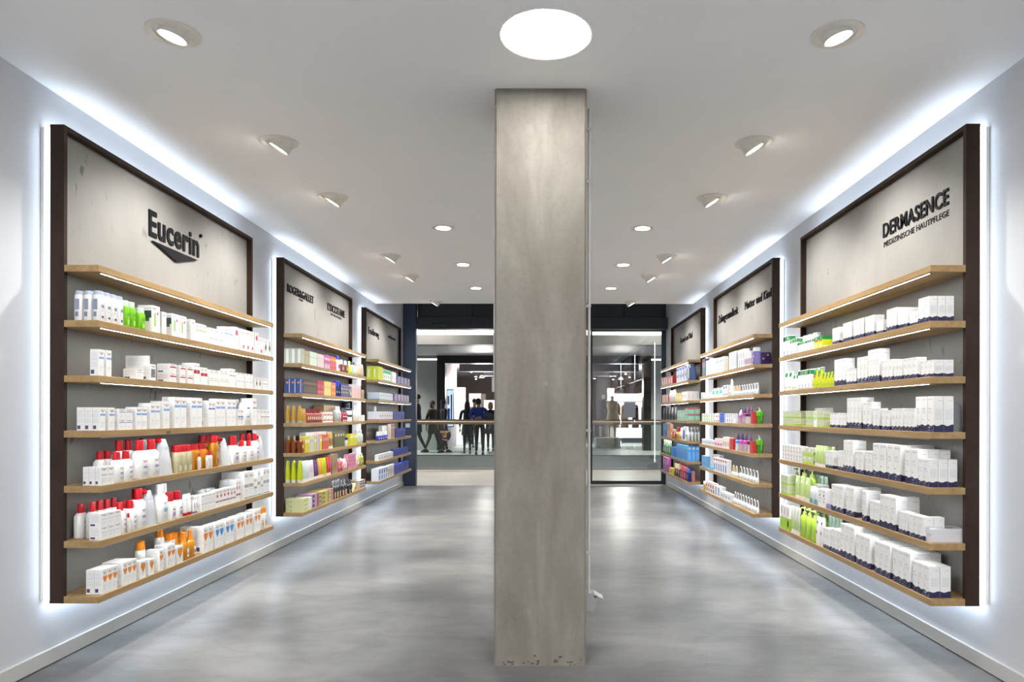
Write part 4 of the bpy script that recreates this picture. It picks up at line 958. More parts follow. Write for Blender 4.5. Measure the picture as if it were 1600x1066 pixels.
KIND.update({
 'b_whiteblue': ('cosmetic_bottle', 'bottle', 'white bottle, blue cap', ('flat', (0.74, 0.72, 0.74), DBL, .26, .6, [('r', .3, .8, .25, .6, (0.05, 0.06, 0.25))])),
 'b_brown': ('cosmetic_bottle', 'bottle', 'brown bottle, white cap', ('flat', (0.20, 0.07, 0.05), WH, .30, .5, [('r', .25, .8, .2, .6, (0.45, 0.30, 0.26))])),
 'b_lime': ('cosmetic_bottle', 'bottle', 'lime bottle, pale cap', ('flat', (0.60, 0.68, 0.08), (0.74, 0.76, 0.6), .32, .5, [('r', .2, .8, .2, .6, (0.75, 0.78, 0.35))])),
 'b_mint': ('cosmetic_bottle', 'bottle', 'mint bottle, dark cap', ('flat', (0.50, 0.72, 0.60), DK, .24, .4, [('r', .2, .8, .2, .6, WH)])),
 'b_cream': ('cosmetic_bottle', 'bottle', 'pale yellow bottle', ('flat', (0.72, 0.66, 0.36), (0.7, 0.6, 0.5), .24, .5, [('r', .2, .8, .2, .6, CRM)])),
 't_rose': ('cosmetic_tube', 'tube', 'pale rose tube', ('tube', (0.70, 0.60, 0.56), (0.55, 0.45, 0.42), [('r', .3, .7, .3, .8, (0.5, 0.4, 0.36))])),
 'b_blue': ('cosmetic_bottle', 'bottle', 'blue bottle, bright blue cap', ('flat', (0.02, 0.04, 0.20), (0.03, 0.06, 0.62), .30, .8, [('c', .6, .2, .4, YEL)])),
 't_gold': ('cosmetic_tube', 'tube', 'golden cream tube', ('tube', (0.62, 0.38, 0.06), (0.50, 0.46, 0.38), [('r', .3, .7, .70, .9, (0.72, 0.66, 0.5))])),
 'b_redc': ('scent_vial', 'bottle', 'small vial with cream label', ('flat', (0.45, 0.12, 0.10), (0.30, 0.02, 0.03), .30, .4, [('r', .1, .9, .3, .6, (0.75, 0.68, 0.5))])),
 'b_grey': ('cosmetic_bottle', 'bottle', 'grey lotion bottle', ('flat', (0.40, 0.42, 0.42), (0.6, 0.6, 0.6), .22, .5, [('r', .2, .8, .3, .6, LG)])),
 'b_redk': ('cosmetic_bottle', 'bottle', 'red-and-black striped bottle', ('flat', (0.45, 0.05, 0.10), DK, .25, .6, [('r', .1, .9, .5, .6, WH), ('r', .1, .9, .05, .2, WH)])),
 'j_navy': ('cream_jar', 'jar', 'white jar with navy lid', ('jar', WH, (0.02, 0.03, 0.08), [('r', .25, .75, .25, .55, LG)])),
 'b_white': ('cosmetic_bottle', 'bottle', 'white bottle, silver top', ('flat', (0.74, 0.75, 0.70), SIL, .26, .5, [('r', .3, .7, .3, .5, GR)])),
 'b_cognac': ('cologne_flask', 'bottle', 'amber cologne flask, yellow label', ('flat', (0.26, 0.065, 0.012), (0.55, 0.45, 0.20), .22, .35, [('r', .25, .80, .35, .60, YEL)])),
 't_amber': ('cosmetic_tube', 'tube', 'amber-and-white tube', ('tube', (0.60, 0.40, 0.16), WH, [('r', .2, .8, .3, .6, BRN)])),
 'b_clear': ('cosmetic_bottle', 'bottle', 'pale grey-green bottle', ('flat', (0.48, 0.54, 0.46), (0.55, 0.6, 0.58), .24, .5, [('r', .2, .8, .2, .5, LG)])),
 't_lime': ('hand_cream_tube', 'tube', 'lime hand cream tube', ('tube', (0.62, 0.68, 0.02), (0.76, 0.78, 0.66), [('r', .25, .75, .5, .9, (0.45, 0.52, 0.03))])),
 't_mint': ('hand_cream_tube', 'tube', 'mint hand cream tube', ('tube', (0.62, 0.76, 0.70), WH, [('r', .3, .7, .4, .8, LG)])),
 't_pink': ('hand_cream_tube', 'tube', 'pink-white hand cream tube', ('tube', (0.74, 0.66, 0.70), WH, [('r', .3, .7, .4, .8, (0.5, 0.3, 0.4))])),
 't_plum': ('hand_cream_tube', 'tube', 'dark plum hand cream tube', ('tube', (0.09, 0.03, 0.12), WH, [('r', .3, .7, .4, .8, LIL)])),
 't_orange': ('hand_cream_tube', 'tube', 'orange hand cream tube', ('tube', (0.78, 0.46, 0.02), WH, [('r', .3, .7, .4, .8, (0.8, 0.65, 0.2))])),
 't_red': ('hand_cream_tube', 'tube', 'red hand cream tube', ('tube', (0.62, 0.05, 0.08), WH, [('r', .3, .7, .4, .8, PNK)])),
 'b_rfl': ('shower_gel_bottle', 'bottle', 'rose-red shower gel bottle', ('flat', (0.62, 0.12, 0.18), (0.72, 0.66, 0.64), .18, .5, [('c', .5, .3, .5, (0.78, 0.5, 0.5))])),
 'b_pink': ('shower_gel_bottle', 'bottle', 'pale pink shower gel bottle', ('flat', (0.74, 0.50, 0.46), (0.74, 0.68, 0.66), .18, .5, [('r', .2, .8, .3, .6, WH)])),
 'b_olive': ('shower_gel_bottle', 'bottle', 'olive shower gel bottle', ('flat', (0.42, 0.42, 0.08), (0.55, 0.58, 0.5), .18, .5, [('r', .2, .8, .3, .6, CRM)])),
 'b_black': ('black_lotion_bottle', 'bottle', 'black bottle with peach label', ('flat', (0.015, 0.018, 0.02), (0.25, 0.26, 0.27), .25, .35, [('r', .1, .9, .08, .52, (0.70, 0.42, 0.28))])),
 'b_blk2': ('black_lotion_bottle', 'bottle', 'small black bottle', ('flat', (0.02, 0.02, 0.025), DK, .3, .5, [('r', .3, .7, .1, .4, LG)])),
 'tri': ('triangular_pack', 'pack', 'cream triangular pack', ('tri', (0.72, 0.58, 0.32), BRN)),
 # left rear: vitamins
 'v_blue_bottle': ('vitamin_bottle', 'bottle', 'white-and-blue drinking bottle', ('flat', (0.03, 0.08, 0.45), WH, .45, .7, [('r', .2, .8, .3, .5, WH)])),
})
simple('v_lime', 'vitamin_carton', 'carton', 'lime-yellow carton', (0.68, 0.76, 0.05), [('r', .2, .8, .4, .5, (0.8, 0.7, 0.1))], [('r', .2, .5, .2, .8, (0.78, 0.82, 0.5))])
simple('v_green', 'vitamin_carton', 'carton', 'white-and-green carton', (0.76, 0.82, 0.76), [('r', 0, 1, .66, .95, (0.02, 0.48, 0.22)), ('r', .35, .65, .25, .5, (0.1, 0.3, 0.2)), ('r', 0, 1, 0, .1, (0.1, 0.5, 0.2))])
simple('v_white', 'vitamin_carton', 'carton', 'white vitamin carton', (0.80, 0.80, 0.80), [('r', .3, .7, .3, .6, LG)])
simple('v_blue', 'vitamin_carton', 'carton', 'royal blue carton', DBL, [('r', .45, .95, .1, .9, (0.72, 0.62, 0.70)), ('c', .70, .2, .7, COR), ('r', .55, .85, .1, .5, DBL)])
simple('v_wgreen', 'vitamin_carton', 'carton', 'pale carton, green foot', (0.68, 0.74, 0.82), [('r', 0, 1, 0.02, .14, (0.12, 0.40, 0.20)), ('r', .2, .8, .55, .7, GR)], [('r', 0, 1, 0.02, .14, (0.05, 0.42, 0.30))])
simple('v_wred', 'vitamin_carton', 'carton', 'pale carton, red foot', (0.74, 0.76, 0.82), [('r', 0, 1, 0.02, .12, (0.60, 0.03, 0.08)), ('r', .3, .7, .4, .6, (0.4, 0.3, 0.35))], [('r', 0, 1, 0.02, .12, (0.60, 0.03, 0.08))])
simple('v_blue2', 'vitamin_carton', 'carton', 'plain deep blue carton', DBL, [('r', .1, .9, .7, .9, (0.05, 0.12, 0.6))])
simple('v_beige', 'vitamin_carton', 'carton', 'tall pale patterned carton', (0.70, 0.66, 0.62), [('r', .2, .8, .15, .35, (0.68, 0.6, 0.3)), ('r', .2, .8, .6, .9, WH)])
simple('v_orange', 'vitamin_carton', 'carton', 'tall orange-brown carton', (0.74, 0.66, 0.62), [('r', .3, .8, .05, .7, (0.60, 0.20, 0.05)), ('r', .1, .9, .85, .95, COR)])
simple('v_ws', 'vitamin_carton', 'carton', 'small white printed carton', (0.80, 0.80, 0.80), [('r', .3, .7, .2, .6, GR)])
simple('v_wb', 'vitamin_carton', 'carton', 'white carton, blue zigzag', (0.74, 0.78, 0.84), [('r', .3, .8, .55, .88, (0.04, 0.14, 0.6)), ('r', .2, .7, .1, .45, (0.15, 0.4, 0.75))], [])
simple('v_wr', 'vitamin_carton', 'carton', 'white carton, blue and red bars', (0.78, 0.78, 0.80), [('r', .25, .5, .1, .7, NVY), ('r', .6, .75, .3, .9, COR)])
# right rear: wellness
simple('r_red', 'remedy_carton', 'carton', 'dark red remedy carton', (0.45, 0.06, 0.06), [('r', .2, .7, .15, .85, (0.72, 0.45, 0.32))], [('r', .1, .9, .1, .9, (0.40, 0.03, 0.04))])
simple('r_wb', 'remedy_carton', 'carton', 'white-and-blue remedy carton', (0.72, 0.76, 0.84), [('r', .1, .9, .78, .92, (0.04, 0.16, 0.7)), ('r', .2, .6, .3, .5, DBL), ('r', .7, .9, .1, .7, DBL)])
simple('r_org', 'remedy_carton', 'carton', 'orange-red remedy carton', (0.62, 0.20, 0.12), [('r', .2, .7, .1, .8, (0.76, 0.50, 0.25))])
simple('r_yel', 'remedy_carton', 'carton', 'yellow remedy carton', (0.80, 0.72, 0.05), [('r', .4, .8, .4, .6, WH)])
simple('r_white', 'remedy_carton', 'carton', 'white remedy carton', (0.80, 0.76, 0.76), [('r', .2, .5, .3, .7, (0.7, 0.4, 0.4))], [('r', .4, .6, .2, .8, LG)])
simple('r_mint', 'remedy_carton', 'carton', 'mint remedy carton', (0.36, 0.62, 0.48), [('r', .2, .8, .4, .7, (0.55, 0.75, 0.62))])
simple('r_mintr', 'remedy_tin', 'tin', 'mint box with red lid', (0.30, 0.55, 0.42), [('r', 0, 1, .82, 1, (0.60, 0.10, 0.08))], [('r', 0, 1, .82, 1, (0.62, 0.12, 0.10)), ('r', .1, .9, .2, .7, (0.42, 0.66, 0.52))])
simple('r_blu', 'remedy_carton', 'carton', 'pictorial blue carton', (0.12, 0.36, 0.70), [('r', .3, .9, .1, .5, (0.03, 0.08, 0.3))])
simple('r_tan', 'remedy_carton', 'carton', 'peach-coloured carton', (0.72, 0.45, 0.30), [('r', .2, .6, .5, .9, (0.66, 0.12, 0.10))])
simple('r_blbx', 'remedy_carton', 'carton', 'tall white box, blue label', (0.72, 0.74, 0.80), [('r', .05, .95, .10, .75, (0.02, 0.10, 0.5)), ('r', .3, .7, .45, .55, COR)])
simple('r_sky', 'bath_carton', 'carton', 'sky-blue carton', SKY, [('r', .3, .7, .78, .92, (0.45, 0.68, 0.9)), ('r', .3, .8, .5, .56, COR), ('r', .2, .5, .1, .4, (0.05, 0.25, 0.7))], [('r', .15, .85, .78, .92, (0.5, 0.7, 0.9)), ('r', .2, .8, .1, .6, (0.22, 0.5, 0.88))])
simple('r_skybig', 'bath_carton', 'carton', 'large plain sky-blue box', (0.02, 0.28, 0.78))
simple('r_pp', 'remedy_pack', 'pack', 'purple and pink pack', (0.45, 0.10, 0.40), [('r', .2, .8, .5, .9, (0.75, 0.5, 0.65)), ('r', .1, .5, .1, .4, (0.2, 0.2, 0.6))])
simple('r_ylow', 'remedy_pack', 'pack', 'low yellow pack', (0.76, 0.62, 0.05), [('r', .2, .8, .3, .6, (0.4, 0.3, 0.05))])
simple('r_pinkc', 'remedy_carton', 'carton', 'rose-pink carton', (0.70, 0.28, 0.32), [('r', .4, .6, .1, .9, (0.8, 0.55, 0.55))])
KIND.update({
 'r_bigb': ('blue_grey_canister', 'canister', 'large blue-grey canister, pale label', ('flat', (0.10, 0.16, 0.32), (0.10, 0.14, 0.24), .16, .6, [('r', .08, .92, .15, .86, (0.58, 0.62, 0.66))])),
 'r_wbot': ('remedy_bottle', 'bottle', 'slim white bottle', ('flat', WH, WH, .22, .6, [('r', .2, .8, .2, .6, LIL)])),
 'r_blk': ('black_tube', 'tube', 'black tube, silver print', ('tube', (0.012, 0.014, 0.016), DK, [('r', .3, .5, .5, .9, LG)])),
 'r_redb': ('remedy_bottle', 'bottle', 'red-brown bottle, yellow label', ('flat', (0.50, 0.08, 0.04), (0.7, 0.6, 0.5), .25, .5, [('r', .1, .9, .2, .6, (0.72, 0.55, 0.10))])),
 'r_ryel': ('remedy_bottle', 'bottle', 'yellow bottle, red cap', ('flat', (0.76, 0.52, 0.10), (0.70, 0.03, 0.03), .35, .7, [('r', .1, .9, .3, .6, (0.66, 0.1, 0.05))])),
 'r_wor': ('remedy_bottle', 'bottle', 'white bottle, orange label', ('flat', WH, WH, .25, .6, [('r', .1, .9, .1, .4, ORG)])),
 'r_wgr': ('spray_dispenser', 'bottle', 'white bottle, green band', ('spray', (0.62, 0.65, 0.66), (0.66, 0.68, 0.70), [('r', .05, .95, .52, .70, (0.05, 0.55, 0.15)), ('r', .2, .8, .1, .4, LG)])),
 'r_grn': ('remedy_bottle', 'bottle', 'leafy green bottle', ('flat', (0.10, 0.32, 0.15), (0.62, 0.72, 0.55), .3, .7, [('r', .1, .9, .3, .7, (0.5, 0.7, 0.45))])),
 'r_ob': ('bath_oil_bottle', 'bottle', 'black bottle, cream top', ('flat', (0.03, 0.02, 0.025), (0.74, 0.62, 0.42), .35, .7, [('r', .2, .8, .5, .9, (0.7, 0.45, 0.15))])),
 'r_rb': ('bath_oil_bottle', 'bottle', 'crimson bottle, rose cap', ('flat', (0.45, 0.03, 0.07), (0.55, 0.12, 0.15), .2, .8, [('r', .35, .65, .2, .7, (0.75, 0.5, 0.5))])),
 'r_bb': ('bath_oil_bottle', 'bottle', 'navy bottle, blue shoulder', ('flat', (0.02, 0.03, 0.16), (0.06, 0.16, 0.55), .25, .9, [('r', .3, .7, .3, .8, (0.3, 0.4, 0.75))])),
 'p_cyl': ('lavender_canister', 'canister', 'lavender canister, silver lid', ('flat', (0.26, 0.22, 0.52), (0.66, 0.68, 0.72), .22, .98, [('c', .7, .1, .6, WH), ('c', .3, .1, .3, WH)])),
 'p_card': ('pacifier_card', 'card', 'white pacifier card', ('card', (0.76, 0.76, 0.76), DK, (0.50, 0.62, 0.66))),
 'p_cardc': ('pacifier_card', 'card', 'cream pacifier card', ('card', (0.76, 0.68, 0.50), (0.62, 0.5, 0.3), (0.6, 0.72, 0.66))),
 'p_bott': ('baby_bottle', 'bottle', 'baby bottle with magenta collar', ('baby', (0.62, 0.50, 0.60), (0.66, 0.08, 0.45), (0.06, 0.03, 0.09))),
 'p_bottb': ('baby_bottle', 'bottle', 'baby bottle with light-blue collar', ('baby', (0.60, 0.64, 0.70), (0.15, 0.38, 0.78), (0.06, 0.03, 0.12))),
 'p_bottk': ('baby_bottle', 'bottle', 'baby bottle with black collar', ('baby', (0.62, 0.60, 0.62), (0.02, 0.02, 0.03), (0.3, 0.1, 0.25))),
 'p_bottw': ('baby_bottle', 'bottle', 'baby bottle with violet dots', ('baby', (0.60, 0.45, 0.66), (0.45, 0.3, 0.6), (0.70, 0.7, 0.7))),
 'p_cup': ('training_cup', 'cup', 'green cup with handles', ('cup', (0.16, 0.50, 0.02), (0.76, 0.78, 0.76))),
 'p_disc': ('blue_disc', 'pack', 'low blue disc', ('flat', (0.05, 0.45, 0.75), (0.05, 0.45, 0.75), .3, .9, [])),
 'p_jar': ('ointment_jar', 'jar', 'white jar with ochre base', ('jar', (0.66, 0.50, 0.20), WH, [])),
 'p_ylw': ('nipple_shield_pack', 'pack', 'white-and-yellow teat pack', ('card', (0.76, 0.77, 0.78), (0.7, 0.7, 0.7), (0.80, 0.55, 0.06))),
})
simple('p_dark', 'dental_pack', 'pack', 'dark pack, teal edge', (0.06, 0.05, 0.08), [('r', .6, .98, .1, .8, (0.02, 0.42, 0.45)), ('r', .1, .5, .5, .8, PNK)])
simple('p_pastel', 'baby_food_carton', 'carton', 'pastel-edged white carton', (0.80, 0.77, 0.76), [('r', .1, .25, .1, .9, (0.76, 0.55, 0.5)), ('r', .5, .8, .2, .6, (0.72, 0.74, 0.8))])
simple('p_bw', 'baby_food_carton', 'carton', 'white carton, blue edge', (0.74, 0.78, 0.82), [('r', .05, .25, .1, .9, (0.06, 0.35, 0.75)), ('c', .7, .2, .75, DBL), ('r', .4, .7, .05, .2, (0.1, 0.5, 0.2))])
simple('p_beige', 'baby_food_carton', 'carton', 'beige carton', (0.60, 0.56, 0.48), [('r', .2, .5, .2, .8, (0.5, 0.5, 0.3))])
simple('p_lil', 'baby_food_carton', 'carton', 'lilac-striped tall carton', (0.72, 0.74, 0.74), [('r', .5, .8, .1, .9, (0.36, 0.40, 0.68))])
simple('p_wpk', 'baby_food_carton', 'carton', 'white carton, child picture', (0.78, 0.80, 0.84), [('r', .3, .7, .5, .8, (0.72, 0.45, 0.38)), ('r', .6, .95, .1, .4, LIL)])
simple('p_mix', 'baby_food_carton', 'carton', 'white carton, plum picture', (0.68, 0.68, 0.72), [('r', .3, .9, .1, .5, (0.28, 0.12, 0.28))])
simple('p_purp', 'gift_case', 'box', 'deep purple box, white stars', PUR, [], [('c', .2, .09, .8, (0.6, 0.55, 0.7)), ('c', .55, .09, .5, (0.6, 0.55, 0.7)), ('c', .85, .09, .8, (0.6, 0.55, 0.7)), ('c', .8, .07, .3, (0.5, 0.45, 0.6))])
simple('p_tiny', 'ointment_carton', 'carton', 'small pale blue carton', (0.62, 0.70, 0.76), [('r', .3, .7, .4, .6, (0.35, 0.45, 0.6))])
simple('p_tinyr', 'ointment_carton', 'carton', 'small white carton, rose mark', (0.78, 0.74, 0.74), [('r', .2, .6, .4, .7, (0.70, 0.4, 0.4))])
simple('p_teal', 'ointment_carton', 'carton', 'white carton, teal square', (0.74, 0.78, 0.77), [('r', .1, .9, .35, .75, (0.15, 0.55, 0.48)), ('r', .1, .6, .86, .98, COR)])
simple('p_blsq', 'ointment_carton', 'carton', 'white carton, blue squares', (0.74, 0.76, 0.82), [('r', .2, .8, .70, .92, (0.05, 0.12, 0.45)), ('r', .2, .8, .1, .3, (0.1, 0.25, 0.6))])
simple('p_grn', 'baby_care_box', 'box', 'white box, green leaves', (0.74, 0.77, 0.70), [('c', .3, .22, .7, (0.15, 0.42, 0.12)), ('c', .65, .22, .3, (0.2, 0.5, 0.12)), ('r', .2, .4, .1, .3, (0.2, 0.45, 0.1))])
simple('p_rose', 'baby_care_box', 'box', 'white box, rose stripe', (0.72, 0.68, 0.72), [('r', .1, .9, .15, .4, (0.66, 0.25, 0.25))])
simple('p_blue', 'baby_care_box', 'box', 'bright blue box', (0.03, 0.14, 0.60), [('r', .2, .8, .3, .5, (0.2, 0.4, 0.8))])
simple('p_wbst', 'baby_care_box', 'box', 'white box, blue stripe', (0.76, 0.77, 0.80), [('r', .3, .6, .1, .9, (0.12, 0.2, 0.6))])
simple('p_wlow', 'baby_care_box', 'box', 'low plain white box', (0.80, 0.80, 0.79))
simple('p_red', 'baby_care_pack', 'pack', 'bright red pack', (0.62, 0.03, 0.03), [('r', .1, .9, .1, .4, (0.5, 0.1, 0.08))])
simple('p_dent', 'dental_pack', 'pack', 'white-and-grey dental pack', (0.66, 0.70, 0.74), [('r', .2, .8, .4, .6, (0.3, 0.35, 0.45))])
simple('p_pinkw', 'dental_pack', 'pack', 'pink-and-white dental pack', (0.76, 0.66, 0.70), [('r', .1, .9, .2, .5, (0.72, 0.25, 0.45))])
simple('p_wht', 'dental_pack', 'pack', 'white dental pack, rose print', (0.76, 0.74, 0.70), [('r', .2, .8, .2, .6, (0.70, 0.45, 0.38))])
simple('p_skyb', 'dental_carton', 'carton', 'sky-blue dental carton', (0.20, 0.46, 0.78), [('r', .2, .8, .2, .5, (0.1, 0.35, 0.7))])
simple('p_dbx', 'dental_carton', 'carton', 'white carton, blue toothbrush picture', (0.76, 0.77, 0.80), [('r', .2, .8, .80, .95, (0.6, 0.08, 0.1)), ('r', .3, .7, .1, .6, (0.03, 0.12, 0.5))])
simple('p_dtall', 'dental_carton', 'carton', 'tall pale dental carton', (0.74, 0.70, 0.72), [('r', .2, .5, .1, .9, (0.66, 0.5, 0.5))])
simple('p_redw', 'dental_carton', 'carton', 'white carton, red-and-black figure', (0.76, 0.72, 0.70), [('r', .1, .6, .5, .8, (0.55, 0.05, 0.06)), ('r', .3, .8, .1, .4, DK)])

# --- one mesh per part for each kind and size
def face_marks(m, marks, y0, y1, x, h, sgn, axis='x'):
    """printed marks 0.4 mm proud of a face; sgn +1 for the front (+x), for the sides axis 'y'"""
    e = 0.0004
    def PT(a, z, lift=e):
        t = y0 + (y1 - y0) * a
        if axis == 'x': return (x + lift * sgn, t, z)
        return (t, x + lift * sgn, z)
    flip = (axis == 'x' and sgn < 0) or (axis == 'y' and sgn > 0)
    def add(pts, c):
        if flip: pts = pts[::-1]
        m.poly(pts, Q(c))
    w = abs(y1 - y0)
    for k in marks:
        if k[0] == 'r': add([PT(k[1], k[3] * h), PT(k[2], k[3] * h), PT(k[2], k[4] * h), PT(k[1], k[4] * h)], k[5])
        elif k[0] == 't': add([PT((k[1] + k[2]) / 2, k[3] * h), PT(k[2], k[4] * h), PT(k[1], k[4] * h)], k[5])
        elif k[0] == 'c':
            cz = k[3] * h; r = min(k[2] * w, cz * .95, (h - cz) * .95)
            add([PT(k[1] + r / w * math.cos(a * PI / 5), cz + r * math.sin(a * PI / 5)) for a in range(10)], k[-1])
        elif k[0] == 'h':
            cz = k[3] * h; r = min(k[2] * w, cz * .75, (h - cz) * .95); pts = []
            for a, b in ((0, -1.25), (.55, -.55), (.95, .15), (.98, .62), (.75, .9), (.4, .92), (0, .62), (-.4, .92), (-.75, .9), (-.98, .62), (-.95, .15), (-.55, -.55)):
                pts.append(PT(k[1] + a * r / w, cz + b * r))
            add(pts, k[4])
        elif k[0] == 'w':
            top = []; n = 8
            for i in range(n + 1):
                a = i / n; top.append(PT(a, (k[2] + .022 * math.sin(a * 2 * PI + .9)) * h))
            add([PT(0, 0.0), PT(1, 0.0)] + top[::-1], k[1])
        elif k[0] == 'T':
            v, f, tw = text_geo(k[1], 1, 0.01)
            a0, a1, z0 = k[2], k[3], k[4] * h
            cap = min((a1 - a0) * w / tw * 1.5, 0.035 * h + .004)
            b = len(m.v); mi = m.mi(Q(k[5]))
            m.v += [PT(a0 + (a1 - a0) * p[0] / tw, z0 + p[1] * cap, e * 1.3) for p in v]
            for q in f:
                q = tuple(b + i for i in q); m.f.append(q[::-1] if flip else q); m.m.append(mi)

def make_parts(kind, w, d, h, sd):
    """list of (part name, mesh); local +x is the front, width along y"""
    spec = KIND[kind][3]; t = spec[0]; out = []
    def done(name, m, smooth=True, lab=None): out.append((name, m.mesh(name, smooth), lab))
    if t == 'box':
        m = MB(); m.box(-d / 2, d / 2, -w / 2, w / 2, 0, h, Q(spec[1]))
        face_marks(m, spec[2], -w / 2, w / 2, d / 2, h, 1)
        if spec[3]:
            face_marks(m, spec[3], -d / 2, d / 2, -w / 2, h, -1, 'y'); face_marks(m, spec[3], d / 2, -d / 2, w / 2, h, 1, 'y') if False else face_marks(m, spec[3], -d / 2, d / 2, w / 2, h, 1, 'y')
        done('carton', m, False)
        return out
    def front(marks, rx, zh, y=w / 2):
        m2 = m; face_marks(m2, [tuple(k) for k in marks], -y * .8, y * .8, rx, zh, 1)
    if t in ('flat', 'spray', 'pump'):
        rx, ry = d / 2, w / 2
        if t == 'flat': _, body, capc, cf, cr, marks = spec; pw = 2.8
        else: _, body, capc, marks = spec; cf, cr, pw = (.34 if t == 'spray' else .26), .6, 2.2
        hb = h * (1 - cf)
        m = MB()
        sh = [(0, rx * .94, ry * .94), (hb * .02, rx, ry), (hb * .84, rx, ry), (hb * .93, rx * (.5 + cr / 2), ry * (.5 + cr / 2)), (hb * .985, rx * cr * 1.02, ry * cr * 1.02)]
        m.loft(sh, Q(body, .25), 14, power=pw)
        if kind == 'fb_blue':
            for yy, sg in ((-ry * 1.002, -1), (ry * 1.002, 1)):
                face_marks(m, [('r', .15, .85, .42, .82, (0.34, 0.37, 0.50)), ('r', .2, .7, .16, .34, (0.26, 0.29, 0.44))], -rx * .72, rx * .72, yy, hb, sg, 'y')
        if marks:
            r2 = rx * 1.003
            face_marks(m, marks, -ry * .72, ry * .72, r2, hb, 1)
        done('body', m)
        m = MB()
        if t == 'flat':
            m.loft([(hb * .98, rx * cr, ry * cr), (h - .002, rx * cr * .93, ry * cr * .93), (h, rx * cr * .8, ry * cr * .8)], Q(capc, .3), 14, power=2.3); done('cap', m)
        elif t == 'spray':
            m.loft([(hb * .98, rx * .62, ry * .62), (hb + (h - hb) * .25, rx * .55, ry * .55)], Q(capc), 12)
            m.loft([(hb + (h - hb) * .25, rx * .45, ry * .45), (h * .985, rx * .40, ry * .42), (h, rx * .3, ry * .3)], Q(capc), 12); done('spray_cap', m)
        else:
            m.loft([(hb * .98, rx * .5, ry * .5), (hb + (h - hb) * .35, rx * .45, ry * .45)], Q(capc), 12)
            m.loft([(hb + (h - hb) * .35, rx * .16, ry * .16), (hb + (h - hb) * .75, rx * .16, ry * .16)], Q(capc), 10)
            m.loft([(hb + (h - hb) * .72, rx * .35, ry * .35), (h, rx * .30, ry * .30)], Q(capc), 10)
            m.box(0, rx * 1.0, -ry * .13, ry * .13, h - (h - hb) * .22, h - (h - hb) * .05, Q(capc)); done('pump_head', m)
    elif t == 'tube':
        _, body, capc, marks = spec; rx, ry = min(d, w) / 2, w / 2
        hc = h * .14; m = MB()
        m.loft([(hc, rx * .92, ry * .88), (hc + h * .06, rx, ry * .94), (h * .6, rx * .80, ry * .96), (h * .94, rx * .42, ry * .95), (h, rx * .24, ry * .93)], Q(body, .32), 14)
        me_marks = []
        e0 = 0.0012
        for k in marks:     # printed patches follow the taper of the tube
            if k[0] == 'r':
                def xf(z):
                    for (za, xa), (zb, xb) in (((hc, rx), (h * .6, rx * .80)), ((h * .6, rx * .80), (h * .94, rx * .42)), ((h * .94, rx * .42), (h, rx * .24))):
                        if z <= zb: return xa + (xb - xa) * max(0, (z - za)) / (zb - za) + e0
                    return e0
                zz = [k[3] * h + (k[4] - k[3]) * h * i / 3 for i in range(4)]
                y0, y1 = -ry * .7 + ry * 1.4 * k[1], -ry * .7 + ry * 1.4 * k[2]
                for za, zb in zip(zz, zz[1:]):
                    m.poly([(xf(za), y0, za), (xf(za), y1, za), (xf(zb), y1, zb), (xf(zb), y0, zb)], Q(k[5]))
            elif k[0] == 'c':
                cz = k[3] * h; r = k[2] * w * .8; x = rx * (1 - .20 * cz / (h * .6)) + .002
                m.poly([(x, r * math.cos(a * PI / 5), cz + r * math.sin(a * PI / 5)) for a in range(10)], Q(k[-1]))
        done('body', m)
        m = MB(); m.loft([(0, rx * .9, ry * .82), (hc, rx * .96, ry * .9)], Q(capc), 14); done('cap', m)
    elif t == 'jar':
        _, body, lid, marks = spec; r = min(w, d) / 2; m = MB()
        m.loft([(0, r * .93, r * .93), (h * .04, r, r), (h * .70, r, r)], Q(body, .3), 18); face_marks(m, marks, -r * .5, r * .5, r * 1.001, h * .7, 1); done('body', m)
        m = MB(); m.loft([(h * .70, r * 1.03, r * 1.03), (h * .98, r * 1.03, r * 1.03), (h, r * .98, r * .98)], Q(lid, .3), 18); done('lid', m)
    elif t == 'pouch':
        _, body, capc = spec; m = MB(); rnd = random.Random(int(w * 1e4))
        rings = []
        for i in range(9):
            a = i / 8; rings.append((h * a * .93, max(.0025, d / 2 * (1 - a) ** .7 * (.92 + .12 * rnd.random())), w / 2 * (.95 - .12 * a + .05 * rnd.random()) * (1 if a < .72 else 1 - (a - .72) * 1.5), 0))
        m.loft(rings, P(body, .28, .25), 16, power=2.6)
        m.box(d * .20, d * .21 + .0005, -w * .22, w * .22, h * .40, h * .66, Q(WH)); done('bag', m)
        m = MB(); M = Matrix.Translation((0, -w * .24, h * .80)) @ Matrix.Rotation(math.radians(28), 4, 'X')
        m.loft([(0, w * .09, w * .09), (h * .08, w * .09, w * .09)], Q(WH), 10, M=M); m.loft([(h * .08, w * .14, w * .14), (h * .17, w * .13, w * .13)], Q(capc), 12, M=M); done('spout', m)
    elif t == 'card':
        _, body, dark, foot = spec; m = MB()
        m.prism([(-w * .42, h * .36), (w * .42, h * .36), (w * .30, h * .80), (w * .08, h), (-w * .08, h), (-w * .30, h * .80)], 'x', -d * .15, d * .02, Q(body))
        m.box(d * .021, d * .05, -w * .20, w * .22, h * .46, h * .88, Q(dark)); done('backing_card', m, False)
        m = MB(); m.loft([(0, d * .42, w * .42), (h * .05, d * .5, w * .48), (h * .30, d * .46, w * .48), (h * .40, d * .25, w * .36)], Q((0.72, 0.74, 0.78), .2), 12)
        m.box(d * .40, d * .52, -w * .22, w * .26, h * .08, h * .26, Q(foot)); done('blister', m)
    elif t == 'baby':
        _, body, col, teat = spec; r = min(w, d) / 2; m = MB()
        m.loft([(0, r * .9, r * .9), (h * .05, r, r), (h * .25, r * .86, r * .86), (h * .42, r * .96, r * .96)], Q(body, .25), 14)
